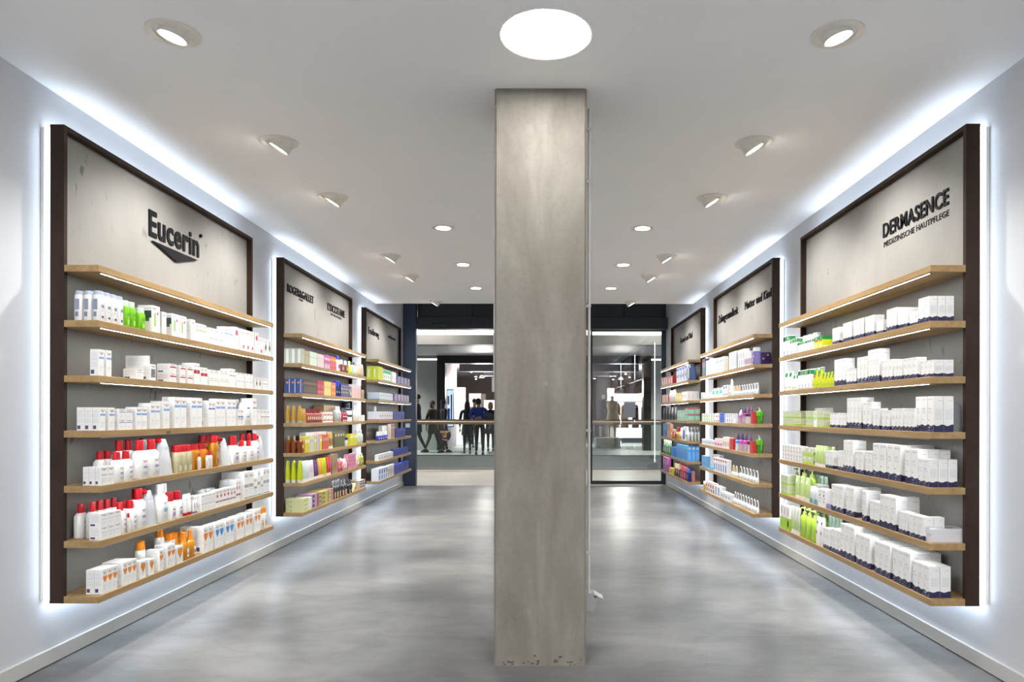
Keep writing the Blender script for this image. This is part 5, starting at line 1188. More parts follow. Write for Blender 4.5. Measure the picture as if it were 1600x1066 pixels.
        for a in range(4): m.box(r * .93, r * 1.0, r * (-.3 + .2 * (a % 2)), r * (-.1 + .3 * (a % 2)), h * (.08 + .08 * a), h * (.11 + .08 * a), Q(LIL))
        done('bottle_body', m)
        m = MB(); m.loft([(h * .42, r, r), (h * .58, r * .98, r * .98), (h * .62, r * .6, r * .6)], Q(col), 14); done('collar', m)
        m = MB(); m.loft([(h * .60, r * .62, r * .62), (h * .75, r * .55, r * .55), (h * .92, r * .22, r * .22, -r * .15), (h, r * .10, r * .10, -r * .3)], Q(teat, .3), 12); done('cover', m)
    elif t == 'cup':
        _, body, spout = spec; r = min(w * .37, d / 2); m = MB()
        m.loft([(0, r * .78, r * .78), (h * .60, r * .95, r * .95)], Q((0.10, 0.34, 0.03), .2), 16); done('beaker', m)
        m = MB(); m.loft([(h * .48, r * 1.03, r * 1.03), (h * .72, r * 1.05, r * 1.05), (h * .76, r * .9, r * .9)], Q(body), 16)
        for sy in (-1, 1):
            m.box(-r * .18, r * .18, sy * r * 1.0 if sy > 0 else -r * 1.30, r * 1.30 if sy > 0 else -r, h * .60, h * .72, Q(body))
            m.box(-r * .18, r * .18, sy * r * 1.15 if sy > 0 else -r * 1.32, r * 1.32 if sy > 0 else -r * 1.15, h * .20, h * .62, Q(body))
        done('lid_with_handles', m)
        m = MB(); m.loft([(h * .76, r * .35, r * .35), (h * .88, r * .16, r * .28, r * .2), (h, r * .08, r * .2, r * .4)], Q(spout), 10); done('spout', m)
    elif t == 'tri':
        _, body, mk = spec; m = MB(); m.prism([(-w / 2, 0), (w / 2, 0), (0, h)], 'x', -d / 2, d / 2, Q(body)); m.box(d / 2, d / 2 + .0005, -w * .1, w * .1, h * .2, h * .5, Q(mk)); done('pack', m, False)
    return out

ORD = 'first second third fourth fifth sixth seventh eighth ninth tenth eleventh twelfth thirteenth fourteenth fifteenth sixteenth seventeenth eighteenth nineteenth twentieth'.split()
NUM = 'one two three four five six seven eight nine ten eleven twelve thirteen fourteen fifteen sixteen seventeen eighteen nineteen twenty'.split()
SHELF_WORD = {'B': 'second', 'C': 'third', 'D': 'fourth', 'E': 'fifth', 'F': 'sixth', 'G': 'bottom'}
GOODS = []       # (px, object, unit, shelf, kind, row word, level word)
_cache = {}
def put(key, shelf, kind, w, d, h, X, Y, z, row, level, rz=0.0):
    u = UN[key]; ck = (kind, round(w, 4), round(d, 4), round(h, 4))
    loc = (X, Y, z); rot = (0.0 if u.s < 0 else PI) + rz
    nm = KIND[kind][0]
    if ck not in _cache:
        parts = make_parts(kind, w, d, h, u.s); _cache[ck] = parts
    parts = _cache[ck]
    if len(parts) == 1:
        o = bpy.data.objects.new(nm, parts[0][1]); COL.objects.link(o)
    else:
        o = bpy.data.objects.new(nm, None); o.empty_display_size = 0.02; COL.objects.link(o)
        for pn, me, lab in parts:
            c = bpy.data.objects.new(pn, me); COL.objects.link(c); c.parent = o
    o.location = loc; o.rotation_euler = (0, 0, rot)
    GOODS.append((VX + F * X / Y, o, key, shelf, kind, row, level))
    return o

rnd = random.Random(11)
def run(key, shelf, kind, x0, x1, n, ytop, set=0.008, deep=1, d=0.045, stack=1, full=False, h=None, upper=True):
    """a row of n goods whose front faces span x0..x1 at the shelf edge; ytop is the top edge at the end nearest the camera"""
    u = UN[key]; D = u.D + set
    Ys = sorted((F * D / abs(x0 - VX), F * D / abs(x1 - VX)))
    Ya, Yb_ = max(Ys[0], u.Y0 + 0.004), min(Ys[1], u.Y1 - 0.004)
    if Yb_ - Ya < 0.01 * n: Yb_ = Ya + 0.012 * n
    xn = x0 if u.s < 0 else x1
    s = F / Ya; z = SHELF_Z[shelf]
    if h is None:
        zt = EYE + (VY + ROLL * (xn - VX) - ytop) / s
        h = (zt - z) / stack
    h = max(0.02, min(h, 0.207 / stack))
    w = (Yb_ - Ya) / n
    rows = ('', 'second-row', 'third-row', 'fourth-row')
    for i in range(n):
        Y = Ya + w * (i + .5)
        for r in range(deep):
            if r > 0 and i > 0 and not full: continue
            X = u.s * (D + d / 2 + r * (d + 0.002))
            for k in range(stack):
                lv = '' if stack == 1 else ('lower', 'upper')[k] if stack == 2 else ('bottom', 'middle', 'top')[k]
                rz = math.radians(rnd.uniform(-1, 1)) * (1 if KIND[kind][3][0] != 'box' else 0.3)
                put(key, shelf, kind, w - max(0.0022, min(0.006, 0.07 * w)), d, h - 0.0003, X, Y, z + k * h + 0.0001, rows[r], lv, rz)

# ---- front-left unit
R = lambda *a, **k: run('L1', *a, **k)
R('B', 'fb_blue', 155, 195, 4, 453.5, deep=3, d=.040)
R('B', 'gb', 196, 214.5, 2, 468.5); R('B', 'gb', 219, 230, 1, 480)
R('B', 'e_leaf', 236.9, 249.9, 1, 476.5, d=.075); R('B', 'e_plain', 252.7, 260, 1, 486.8, d=.06)
R('B', 'e_leaf', 267.9, 291.5, 2, 489.3, d=.06); R('B', 'e_plain', 297.7, 305, 1, 498.5, d=.06)
R('B', 'e_green', 305.6, 322.5, 3, 504.5, d=.045); R('B', 'e_dblue', 325.9, 350, 3, 511.5, d=.045, stack=2)
R('B', 'e_blue', 350.6, 364, 2, 510, d=.05); R('B', 'e_pinktop', 366.4, 373, 1, 510.5, d=.10); R('B', 'e_pink', 376, 397, 3, 513.5, d=.06)
R('B', 'e_pinktop', 398, 403.5, 1, 519.5, d=.05); R('B', 'e_pink', 404, 411, 1, 527, d=.05); R('B', 'e_dark', 412, 424, 2, 529.5, d=.05)
R('C', 'e_blue', 154, 162.6, 1, 545.5, d=.04); R('C', 'e_blue', 166, 174.4, 1, 547, d=.04)
R('C', 'e_grey', 213.8, 224.5, 1, 576, d=.07); R('C', 'e_grey', 229, 234, 1, 555.7, d=.11, set=.03); R('C', 'e_window', 234.7, 243.7, 1, 568.8)
R('C', 'e_red', 265, 275.5, 1, 568, d=.07, stack=2); R('C', 'e_red', 281.4, 289.8, 1, 570.5, d=.06, stack=2); R('C', 'e_red', 292.7, 301.4, 1, 572, stack=2)
R('C', 'e_redsq', 302.6, 312, 2, 567, d=.07); R('C', 'e_redsq', 313.5, 324, 2, 574, d=.05)
R('C', 'e_gold', 327.5, 341, 2, 577.4, stack=2, d=.06); R('C', 'e_gold', 343.3, 357, 2, 579, stack=2, d=.06); R('C', 'e_gold', 358.5, 367.5, 2, 576, d=.06)
R('C', 'e_plain', 369.8, 381.6, 2, 582, stack=2); R('C', 'e_plain', 383.3, 395, 2, 583.7, stack=2); R('C', 'e_dark', 398.5, 408.6, 2, 589.5); R('C', 'e_dots', 410.3, 418.7, 3, 590.8)
R('D', 'e_blue', 155.9, 164.9, 1, 636.6, deep=3, d=.034); R('D', 'e_blue', 170.5, 179.3, 1, 636.8, d=.05)
R('D', 'e_dblue', 185.5, 207.6, 2, 638.8, stack=2, d=.05); R('D', 'e_blue', 213, 230, 2, 636, d=.055); R('D', 'e_blue', 235.2, 250, 2, 630, d=.065)
R('D', 'e_blue', 255, 265.3, 1, 626.8, d=.07); R('D', 'e_wide', 272.4, 291.5, 2, 620.3, d=.07); R('D', 'e_wide', 298.8, 316, 2, 621.4, d=.06)
R('D', 'e_dblue', 325.8, 335.7, 2, 626, d=.07); R('D', 'e_blue', 337.4, 351.7, 2, 623); R('D', 'e_blue', 355, 369, 2, 624)
R('D', 'e_blred', 371.4, 380.5, 2, 639.4, d=.035); R('D', 'wb', 370, 378, 1, 624, set=.075); R('D', 'wb', 382, 394, 1, 622.5, d=.06)
R('D', 'e_grey', 394.5, 401.3, 1, 622.5); R('D', 'e_plain', 402, 407, 1, 640); R('D', 'e_dots', 407.5, 421, 3, 640.5)
R('E', 'e_purp', 157.3, 179, 2, 730, deep=3, d=.026)
R('E', 'rb', 158, 181, 2, 705.8, set=.098, d=.05); R('E', 'rb', 182.5, 211.6, 2, 706.5, d=.05)
R('E', 'rb', 187, 216, 2, 688.6, set=.068, d=.055); R('E', 'rb', 217, 253, 2, 688.6, d=.055)
R('E', 'pouch', 226, 240, 1, 683, set=.085, d=.05)
R('E', 'pouch', 256, 276.5, 1, 683, d=.09); R('E', 'pale', 278, 302, 3, 696.6, d=.045); R('E', 'pale', 276, 296, 3, 696.0, set=.06, d=.045)
R('E', 'rb_tiny', 311.5, 315.5, 1, 708, d=.016); R('E', 'rb_tiny', 324, 333.5, 2, 706, d=.016)
R('E', 'amber', 303.3, 327.5, 2, 694.5, set=.028, d=.05); R('E', 'amber', 318, 345, 4, 681, set=.085, d=.05)
R('E', 'amber', 335, 344, 1, 681, set=.01, d=.05); R('E', 'pouch', 352, 364, 1, 682.5, d=.08); R('E', 'rb_taper', 365, 376, 1, 682, d=.06)
R('E', 'rb', 377, 387, 1, 688.7, d=.04); R('E', 'rb', 388, 398, 1, 688.7, d=.04); R('E', 'rb', 379, 398, 2, 677.5, set=.06, d=.05)
R('E', 'rb', 399, 406.5, 1, 677.5, d=.05); R('E', 'pouch', 407.5, 416.5, 1, 680, d=.07)
R('F', 'e_purp', 157.5, 189.6, 3, 803.5, stack=2, d=.052); R('F', 'e_purp', 158.5, 166, 1, 827, set=.064, d=.050)
R('F', 'rb', 126, 143, 1, 788.5, set=.128, d=.045); R('F', 'rb', 146, 190, 4, 785.5, set=.070, d=.045)
R('F', 'rb', 190.5, 200, 1, 786, d=.05); R('F', 'rb_tiny', 201, 205.5, 1, 802.5, d=.016); R('F', 'rb', 206, 216, 1, 782.6, d=.05)
R('F', 'rb', 196, 216, 2, 783, set=.07, d=.045); R('F', 'rb', 217, 232, 1, 765, d=.055); R('F', 'rb', 214, 228, 2, 765, set=.08, d=.05)
R('F', 'pouch', 233, 250, 1, 764, d=.068); R('F', 'wcap', 251, 266, 1, 758.4, d=.055); R('F', 'wcap', 248, 268, 2, 758, set=.08, d=.05)
R('F', 'rb_taper', 266.8, 288.7, 2, 770.6, d=.055); R('F', 'tube_r', 289.8, 302, 2, 773.5, d=.035)
R('F', 'tube_w', 303, 310, 2, 782, d=.02); R('F', 'e_dots', 303, 314, 3, 776, set=.035, d=.05); R('F', 'e_plain', 314.4, 336.5, 4, 774.5, d=.05, stack=2)
R('F', 'wjar', 316, 340, 3, 767, set=.075, d=.055); R('F', 'e_redm', 337, 359.6, 4, 767, d=.04); R('F', 'e_redm', 360, 368.6, 2, 762, d=.06)
R('F', 'e_redm', 369, 376, 2, 751, d=.06); R('F', 'wjar', 354, 366, 2, 751, set=.08, d=.06)
R('F', 'e_gband', 381.6, 396, 2, 738.5, deep=3, d=.05); R('F', 'e_gband', 396.8, 402, 1, 747, d=.05); R('F', 'e_gband', 402.5, 407, 1, 735); R('F', 'e_gband', 407.3, 411, 1, 744); R('F', 'e_gband', 411.5, 421, 2, 733)
R('G', 'e_orange', 160.4, 184, 3, 891, deep=2, d=.037, full=True); R('G', 'e_orange', 192.4, 213.8, 3, 880, deep=2, d=.05, full=True)
R('G', 'e_orange', 219.5, 228.5, 1, 878, d=.045); R('G', 'e_orange', 233.5, 241.4, 1, 874.6, d=.05); R('G', 'e_orange', 249.3, 256, 1, 860, d=.07)
R('G', 'e_orange', 261.7, 274, 2, 853, d=.07); R('G', 'e_orange', 276.9, 286.5, 1, 855, d=.045)
R('G', 'sb_o', 220, 231.5, 1, 848, set=.07, d=.04); R('G', 'sb_o', 249.5, 260, 1, 826, set=.10, d=.04); R('G', 'sb_o', 265, 277, 2, 834.5, set=.088, d=.045)
R('G', 'oil_o', 287, 308.4, 2, 833.5, set=.012, d=.045); R('G', 'oil_o', 278, 298, 3, 833, set=.07, d=.045)
R('G', 'e_orange', 318, 333.2, 2, 824.5, deep=3, d=.045); R('G', 'e_bheart', 336.6, 350, 2, 819.4, d=.06); R('G', 'e_bheart', 352.9, 365.8, 2, 813.8, d=.06)
R('G', 'e_orange', 370.3, 381.6, 2, 808.7, d=.07); R('G', 'e_orange', 384.4, 394.5, 2, 803.6, d=.07); R('G', 'e_orange', 398, 407.5, 2, 798, d=.07); R('G', 'sb_o', 408.6, 418, 2, 794.6, d=.04)

# ---- middle-left unit
R = lambda *a, **k: run('L2', *a, **k)
R('B', 'c_glossy', 471, 476, 1, 544.4, deep=3, d=.048); R('B', 'c_olive', 476.4, 483, 2, 548); R('B', 'c_mint', 484, 495, 3, 549); R('B', 'c_blush', 495.6, 506, 4, 552.5)
R('B', 'c_mag', 506.4, 515.7, 4, 553.8); R('B', 'c_redyel', 516, 525.6, 4, 556.5); R('B', 'b_whiteblue', 510, 522, 2, 553, set=.07); R('B', 'b_whiteblue', 526, 532.7, 1, 555)
R('B', 'b_brown', 533, 545.5, 2, 561.5); R('B', 'b_lime', 546, 551, 1, 564); R('B', 'b_mint', 551.5, 557.5, 2, 564.8); R('B', 'b_cream', 558, 562.5, 1, 567.5); R('B', 't_rose', 563.5, 569.5, 2, 568.5)
R('C', 'c_navy', 469, 473.5, 1, 591.3, deep=3, d=.045); R('C', 'c_black', 474, 495, 8, 591.7); R('C', 'c_red', 495.6, 506, 4, 594.3); R('C', 'c_yel', 506.5, 517, 3, 595.6); R('C', 'c_org', 517.3, 524.4, 4, 597.4)
R('C', 'b_blue', 525, 532, 2, 595); R('C', 'c_navyf', 532.7, 545, 5, 599.5); R('C', 'c_navyf', 545.2, 549.2, 1, 604); R('C', 'c_wpink', 549.4, 564, 6, 600.5); R('C', 'c_kraft', 565, 569, 1, 609)
R('D', 't_gold', 470, 474.2, 1, 633.5, deep=3, d=.048); R('D', 't_gold', 474.6, 480, 2, 638.6); R('D', 'b_redc', 480.4, 504, 8, 638.6, d=.03); R('D', 'c_wstack', 504.7, 520.5, 3, 643.5, stack=2)
R('D', 'c_kraft', 506, 526, 1, 633, set=.06, d=.1); R('D', 'b_grey', 526.5, 534, 2, 635); R('D', 'b_redk', 535.6, 543.5, 3, 640); R('D', 'j_navy', 544.5, 555, 1, 638.5, stack=2, d=.09)
R('D', 'j_navy', 541, 551.5, 1, 627.5, set=.10, d=.09); R('D', 'b_white', 555.6, 561, 2, 634); R('D', 'c_wtall', 565, 570, 1, 648.7)
R('E', 'b_cognac', 470.5, 476, 1, 681.5, deep=3, d=.047); R('E', 'c_multi', 476.8, 484, 2, 682.5); R('E', 'c_multi3', 484.3, 491, 2, 682); R('E', 'c_multi', 491.2, 494.4, 1, 681.6); R('E', 'c_multi2', 494.6, 499.6, 2, 681); R('E', 'c_multi', 499.8, 503.2, 1, 681)
R('E', 'c_wtall', 478, 511, 8, 676.5, set=.075, d=.06); R('E', 'c_coral', 504, 513.4, 4, 679.7); R('E', 't_amber', 514, 522, 2, 675); R('E', 'c_olive2', 522.7, 539, 4, 676.5); R('E', 'j_navy', 540, 546.5, 1, 684, d=.07)
R('E', 'c_yel2', 547, 558, 4, 678.5); R('E', 'b_clear', 559, 568, 3, 672.5)
R('F', 't_lime', 469.5, 475, 1, 720, deep=3, d=.048); R('F', 't_mint', 475.4, 484.4, 2, 721); R('F', 't_pink', 484.8, 492.4, 3, 720); R('F', 't_plum', 492.8, 499, 2, 719.3); R('F', 't_orange', 499.3, 506.5, 2, 717); R('F', 't_lime', 506.8, 511.8, 2, 716); R('F', 't_red', 512, 518.7, 2, 715)
R('F', 'c_kraft', 519.2, 528, 1, 711, d=.13); R('F', 'b_rfl', 528.4, 537, 2, 717.5); R('F', 'b_pink', 537.3, 542.8, 2, 717.5); R('F', 'c_flor', 543.7, 556, 4, 710.5); R('F', 'b_pink', 556.5, 562, 2, 713); R('F', 'b_olive', 563, 569, 2, 709)
R('G', 'c_flat1', 473.8, 482, 1, 779.5, stack=3, d=.150); R('G', 'c_flat2', 482.4, 487.4, 1, 778, stack=3, d=.14); R('G', 'c_flat3', 487.8, 495.8, 1, 773, stack=3, d=.14); R('G', 'c_flat4', 496.2, 502, 1, 771.5, stack=3, d=.14)
R('G', 'c_flat5', 502.6, 512.8, 1, 769, stack=3, d=.14); R('G', 'c_flat6', 513.2, 521.4, 1, 765.5, stack=3, d=.14); R('G', 'b_black', 522, 534, 3, 753); R('G', 'b_black', 523, 535, 3, 752, set=.06); R('G', 'b_black', 534.7, 543, 2, 751.5); R('G', 'b_blk2', 545.5, 551.7, 2, 750.5); R('G', 'tri', 552.2, 559.5, 1, 756)
R('G', 'c_flat7', 562, 571, 1, 752, stack=3, d=.12)

# ---- rear-left unit
R = lambda *a, **k: run('L3', *a, **k)
R('B', 'v_lime', 587.5, 598.4, 3, 572.4, deep=2, d=.072); R('B', 'v_green', 598.8, 610.6, 4, 577); R('B', 'v_white', 612.3, 619, 2, 581); R('B', 'v_blue', 619.7, 640, 4, 587)
R('C', 'v_wgreen', 592.6, 614, 5, 613, deep=2, d=.075); R('C', 'v_blue', 615, 638.8, 5, 615)
R('D', 'v_wred', 592.6, 614, 6, 643, deep=2, d=.075); R('D', 'v_blue2', 615, 632, 4, 643); R('D', 'v_blue_bottle', 586.5, 590.5, 1, 635, set=.10, d=.05)
R('E', 'v_blue_bottle', 589.5, 607, 5, 675); R('E', 'v_beige', 597, 610, 4, 665.6, set=.06); R('E', 'v_orange', 610.5, 617, 2, 663); R('E', 'v_blue2', 618, 633.7, 3, 670.5)
R('F', 'v_ws', 589.5, 614.6, 6, 711); R('F', 'v_blue2', 615.5, 637.7, 5, 703)
R('G', 'v_wb', 591.5, 606, 4, 733, deep=1, d=.09); R('G', 'v_wr', 606.4, 616, 3, 728); R('G', 'v_blue2', 617, 639, 3, 727.5, d=.08)

# ---- front-right unit
R = lambda *a, **k: run('R1', *a, **k)
R('B', 'g_white', 1222.8, 1233.5, 2, 523.5); R('B', 'g_white', 1234.2, 1244.6, 2, 528); R('B', 'g_white', 1245.7, 1258.2, 3, 532.5); R('B', 'g_white', 1259, 1270.7, 2, 528.8)
R('B', 'wjar', 1223.5, 1274, 6, 519, set=.065, d=.055); R('B', 'g_yel', 1272, 1285.4, 2, 524, deep=2, d=.055)
R('B', 'd_wave', 1300.4, 1311.3, 3, 510.7, d=.05); R('B', 'd_wave', 1316.9, 1330.7, 3, 502); R('B', 'd_wave', 1333.3, 1349.8, 3, 496); R('B', 'd_wave', 1351.4, 1365.7, 3, 491.5, d=.055)
R('B', 'd_wave', 1369, 1380, 3, 499); R('B', 'd_wave', 1385, 1401, 3, 479.8, d=.055); R('B', 'd_wave', 1403, 1418, 3, 480, d=.065); R('B', 'd_wave', 1421, 1434, 3, 485.7); R('B', 'd_wave', 1434.4, 1452, 2, 462.3, deep=3, d=.036)
R('C', 'tube_g', 1224, 1236.7, 2, 580.5, d=.035); R('C', 'tube_g', 1237.4, 1246, 2, 584.6, d=.035); R('C', 'g_white', 1246.7, 1266, 4, 576.5, d=.04); R('C', 'tube_g', 1249, 1285, 5, 573, set=.06, d=.035)
R('C', 'tube_y', 1268, 1281.8, 2, 577, d=.035); R('C', 'tube_y', 1282.2, 1303, 4, 580, d=.035)
R('C', 'd_wave', 1303.5, 1321, 3, 559.5, d=.055); R('C', 'd_wave', 1321.7, 1338, 3, 575.5, d=.05); R('C', 'd_wave', 1339, 1355.6, 3, 556.4); R('C', 'd_wave', 1356, 1374, 4, 544.4, d=.055)
R('C', 'd_wave', 1377.5, 1394.5, 3, 561); R('C', 'd_wave', 1396, 1409.4, 3, 561); R('C', 'd_wave', 1411.5, 1433, 3, 557.7); R('C', 'd_wave', 1437, 1459, 3, 562, set=.022, deep=2, d=.044)
R('D', 'pale_lime', 1222.8, 1240.4, 5, 642, stack=2, deep=2, d=.055); R('D', 'pale_lime', 1259, 1270.7, 3, 642, stack=2); R('D', 'e_plain', 1271, 1276.3, 1, 654, d=.04); R('D', 'pale_lime', 1277, 1286.6, 2, 642.7, stack=2, d=.07); R('D', 'd_wave', 1273, 1290, 3, 637.5, set=.09, d=.05)
R('D', 'd_wave', 1297, 1310, 2, 645.3); R('D', 'd_wave', 1311.6, 1322, 2, 645.9); R('D', 'd_wave', 1323.3, 1346, 4, 621, d=.07); R('D', 'd_wave', 1348, 1362, 2, 628, d=.05); R('D', 'd_wave', 1363, 1374.3, 2, 638, d=.045)
R('D', 'd_wave', 1377.5, 1390, 2, 641); R('D', 'd_wave', 1393, 1411, 3, 638); R('D', 'd_wave', 1412, 1430, 3, 638); R('D', 'd_wave', 1430.6, 1459, 3, 619, set=.018, deep=2, d=.044)
R('E', 'cgrey', 1222, 1252.7, 7, 698, stack=2); R('E', 'ylime', 1255, 1270, 2, 701, d=.06, stack=2); R('E', 'tube_lime', 1271, 1289.4, 4, 697.6, d=.035); R('E', 'tube_lime', 1282, 1302, 3, 699, set=.065, d=.03)
R('E', 'd_wave', 1289.8, 1301.5, 3, 705.6, d=.055); R('E', 'd_wave', 1309, 1317.4, 2, 705); R('E', 'd_wave', 1318, 1333.3, 3, 689, d=.075); R('E', 'd_wave', 1336.5, 1349.3, 2, 705.6, d=.055); R('E', 'd_wave', 1351.4, 1363.4, 2, 706, d=.055)
R('E', 'd_wave', 1363.7, 1385.5, 2, 694.5, d=.06); R('E', 'd_wave', 1386, 1407.3, 2, 696.6, deep=3, d=.055, full=False); R('E', 'd_wave', 1414, 1434.2, 2, 703, deep=3, d=.05); R('E', 'd_wave', 1434.6, 1451.5, 2, 718.3, deep=3, d=.042)
R('F', 'pale_lime', 1219.7, 1230.8, 2, 743.8, stack=2, d=.09); R('F', 'pump_l', 1234, 1241, 1, 731.6, set=.105, d=.05); R('F', 'pump_l', 1246, 1270, 2, 731.6, set=.07, d=.05)
R('F', 'tube_lime', 1240, 1263.4, 3, 748, set=.02, d=.035); R('F', 'tube_mint', 1271, 1290, 3, 746, set=.11, d=.035); R('F', 'tealb', 1264, 1271, 1, 761, d=.035); R('F', 'tealb', 1271.6, 1277.6, 1, 764, d=.035); R('F', 'e_plain', 1272, 1285, 2, 759, set=.06, d=.045)
R('F', 'dotted', 1278.3, 1290.5, 2, 766, d=.06); R('F', 'lilac_s', 1291.2, 1298.6, 1, 789, d=.03)
R('F', 'd_wave', 1299.3, 1318, 3, 760.8, d=.09); R('F', 'd_wave', 1321.7, 1335, 2, 763, deep=2, d=.075); R('F', 'd_wave', 1347, 1354, 1, 768, d=.08); R('F', 'd_wave', 1359.4, 1374.3, 3, 785.6, d=.05); R('F', 'd_wave', 1375, 1400.4, 3, 778, deep=2, d=.058)
R('F', 'd_wave', 1404, 1418, 3, 802, d=.05); R('F', 'd_wave', 1420, 1443, 3, 809, deep=2, d=.048)
R('G', 'wlime', 1219, 1234, 3, 793, d=.06); R('G', 'tube_wl', 1234.5, 1247.8, 3, 795, d=.04); R('G', 'pump_l', 1248.3, 1272.3, 3, 791.7, d=.05); R('G', 'pump_l', 1268, 1287, 2, 796, set=.085, d=.05)
R('G', 'tube_pd', 1272.6, 1286.2, 2, 811, d=.035); R('G', 'tube_mint', 1291, 1313, 4, 811, set=.10, d=.035)
R('G', 'd_wave', 1286.6, 1297.7, 3, 828, d=.06); R('G', 'd_wave', 1298.8, 1313.7, 3, 831, d=.06); R('G', 'd_wave', 1314, 1335.5, 3, 825, deep=3, d=.050, full=True); R('G', 'd_wave', 1337.6, 1360, 3, 841.6, deep=3, d=.050, full=True)
R('G', 'd_wave', 1367, 1391.3, 3, 853.8, deep=3, d=.05, full=True); R('G', 'd_wave', 1395, 1422.7, 3, 865.5, deep=3, d=.048, full=True); R('G', 'd_wave', 1426.4, 1452.4, 3, 885.7, deep=2, d=.048, full=True)

# ---- middle-right unit
R = lambda *a, **k: run('R2', *a, **k)
R('B', 'p_dark', 1097.3, 1101.8, 2, 560); R('B', 'p_pastel', 1102.6, 1117, 6, 559.6); R('B', 'p_bw', 1117.3, 1130.8, 4, 557); R('B', 'p_beige', 1131.2, 1138, 3, 558); R('B', 'p_lil', 1139, 1150.8, 4, 547.8); R('B', 'p_wpk', 1152.8, 1163.4, 3, 544.5)
R('B', 'p_mix', 1163.8, 1174, 4, 548); R('B', 'p_cyl', 1174.5, 1184, 1, 542.4, d=.06, set=.012); R('B', 'p_purp', 1178.5, 1183.8, 1, 550.6, d=.11, set=.074)
R('C', 'p_tiny', 1095, 1100, 2, 613, stack=2); R('C', 'p_tinyr', 1100.4, 1112, 3, 613.5, stack=2); R('C', 'p_teal', 1112.4, 1129, 3, 605); R('C', 'p_blsq', 1129.4, 1136.5, 2, 601.5); R('C', 'p_ylw', 1137, 1142, 1, 592); 
R('C', 'p_cardc', 1142.5, 1154, 3, 601.5, d=.035); R('C', 'p_card', 1154.5, 1182.5, 7, 598, set=.02, d=.035); R('C', 'p_card', 1174, 1183, 2, 597.5, set=.11, d=.035)
R('D', 'p_grn', 1096.5, 1117.6, 6, 646, stack=2); R('D', 'p_rose', 1118, 1123.9, 2, 645.5, stack=2); R('D', 'p_blue', 1124.3, 1131.6, 2, 646, stack=2); R('D', 'p_wbst', 1132, 1145.5, 4, 646, stack=2); R('D', 'p_wlow', 1146, 1149.6, 1, 654)
R('D', 'p_bottw', 1150.4, 1156, 1, 640, d=.05); R('D', 'p_bott', 1156.4, 1162, 1, 636, d=.05); R('D', 'p_bottk', 1162.4, 1172, 2, 635.5, d=.05); R('D', 'p_red', 1172.4, 1175.6, 1, 644, d=.06); R('D', 'p_cup', 1175.8, 1184, 1, 636, d=.10, set=.02)
R('E', 'p_dent', 1096.5, 1116.5, 5, 688.5, d=.04); R('E', 'p_pinkw', 1116.8, 1129, 3, 686.5); R('E', 'p_wht', 1129.4, 1139.6, 3, 684); R('E', 'p_red', 1140, 1145.6, 1, 686)
R('E', 'p_bottb', 1146, 1152, 1, 677.6, d=.05); R('E', 'p_bott', 1152.4, 1164.6, 2, 677.6, d=.05); R('E', 'p_bottk', 1165, 1171, 1, 677.6, d=.05); R('E', 'p_red', 1171.4, 1175.6, 1, 690, d=.06); R('E', 'p_cup', 1175.8, 1184, 1, 680, d=.10, set=.02)
R('F', 'p_skyb', 1096.5, 1103.4, 1, 713.4); R('F', 'p_disc', 1107, 1114, 1, 730, d=.06); R('F', 'p_dbx', 1115, 1136, 6, 719.7); R('F', 'p_dtall', 1114.5, 1124, 2, 712, set=.06); R('F', 'p_cardc', 1141, 1150, 2, 728.5, d=.035, set=.02); R('F', 'p_card', 1152, 1182, 6, 736, d=.035, set=.03)
R('G', 'p_jar', 1097, 1102, 1, 753, d=.04); R('G', 'p_redw', 1103, 1116.5, 4, 756.5); R('G', 'p_wbst', 1117, 1125.5, 2, 762, d=.06); R('G', 'p_dent', 1126, 1141, 4, 774, d=.06); R('G', 'p_card', 1144, 1184, 9, 783, d=.035, set=.03)

# ---- rear-right unit
R = lambda *a, **k: run('R3', *a, **k)
R('B', 'r_red', 1034, 1043.6, 3, 588); R('B', 'r_red', 1044, 1051, 2, 586.7, deep=2, d=.07); R('B', 'r_wb', 1057, 1069.5, 3, 571.5); R('B', 'r_wb', 1069.8, 1073, 1, 569); R('B', 'r_bigb', 1075, 1081, 1, 567.6, d=.09, set=.022)
R('C', 'r_org', 1034.6, 1044, 3, 616); R('C', 'r_wbot', 1044.8, 1055, 4, 608.7, d=.03); R('C', 'r_yel', 1055.5, 1064.6, 2, 613.7); R('C', 'r_white', 1065, 1073.5, 2, 611.5, deep=3, d=.05)
R('D', 'r_blk', 1035, 1057.4, 5, 635.7, d=.035); R('D', 'r_mint', 1057.8, 1069.6, 3, 641); R('D', 'r_mintr', 1070, 1074.6, 1, 637.4, deep=2, d=.085, stack=2)
R('E', 'r_blu', 1035.8, 1042, 2, 662); R('E', 'r_tan', 1042.5, 1047.6, 2, 662); R('E', 'r_redb', 1048.6, 1055, 2, 671); R('E', 'r_ryel', 1055.5, 1060, 1, 668.5); R('E', 'r_wor', 1060.5, 1066, 1, 669); R('E', 'r_blbx', 1066.6, 1070, 1, 667)
R('E', 'r_wgr', 1070.4, 1074.6, 1, 668, deep=4, d=.04)
R('F', 'r_grn', 1036, 1048, 4, 688, d=.035); R('F', 'r_skybig', 1048.4, 1056.6, 1, 700, d=.07); R('F', 'r_sky', 1057, 1074.8, 6, 697.5, deep=3, d=.047)
R('G', 'r_pp', 1036, 1044, 3, 714); R('G', 'r_ylow', 1045.5, 1052, 1, 733); R('G', 'r_ob', 1052.6, 1061.7, 3, 727); R('G', 'r_rb', 1062, 1070.7, 3, 731); R('G', 'r_rb', 1058, 1074, 5, 729, set=.07); R('G', 'r_bb', 1071.2, 1078, 2, 734); R('G', 'r_pinkc', 1078.2, 1080.5, 1, 737, set=.06)

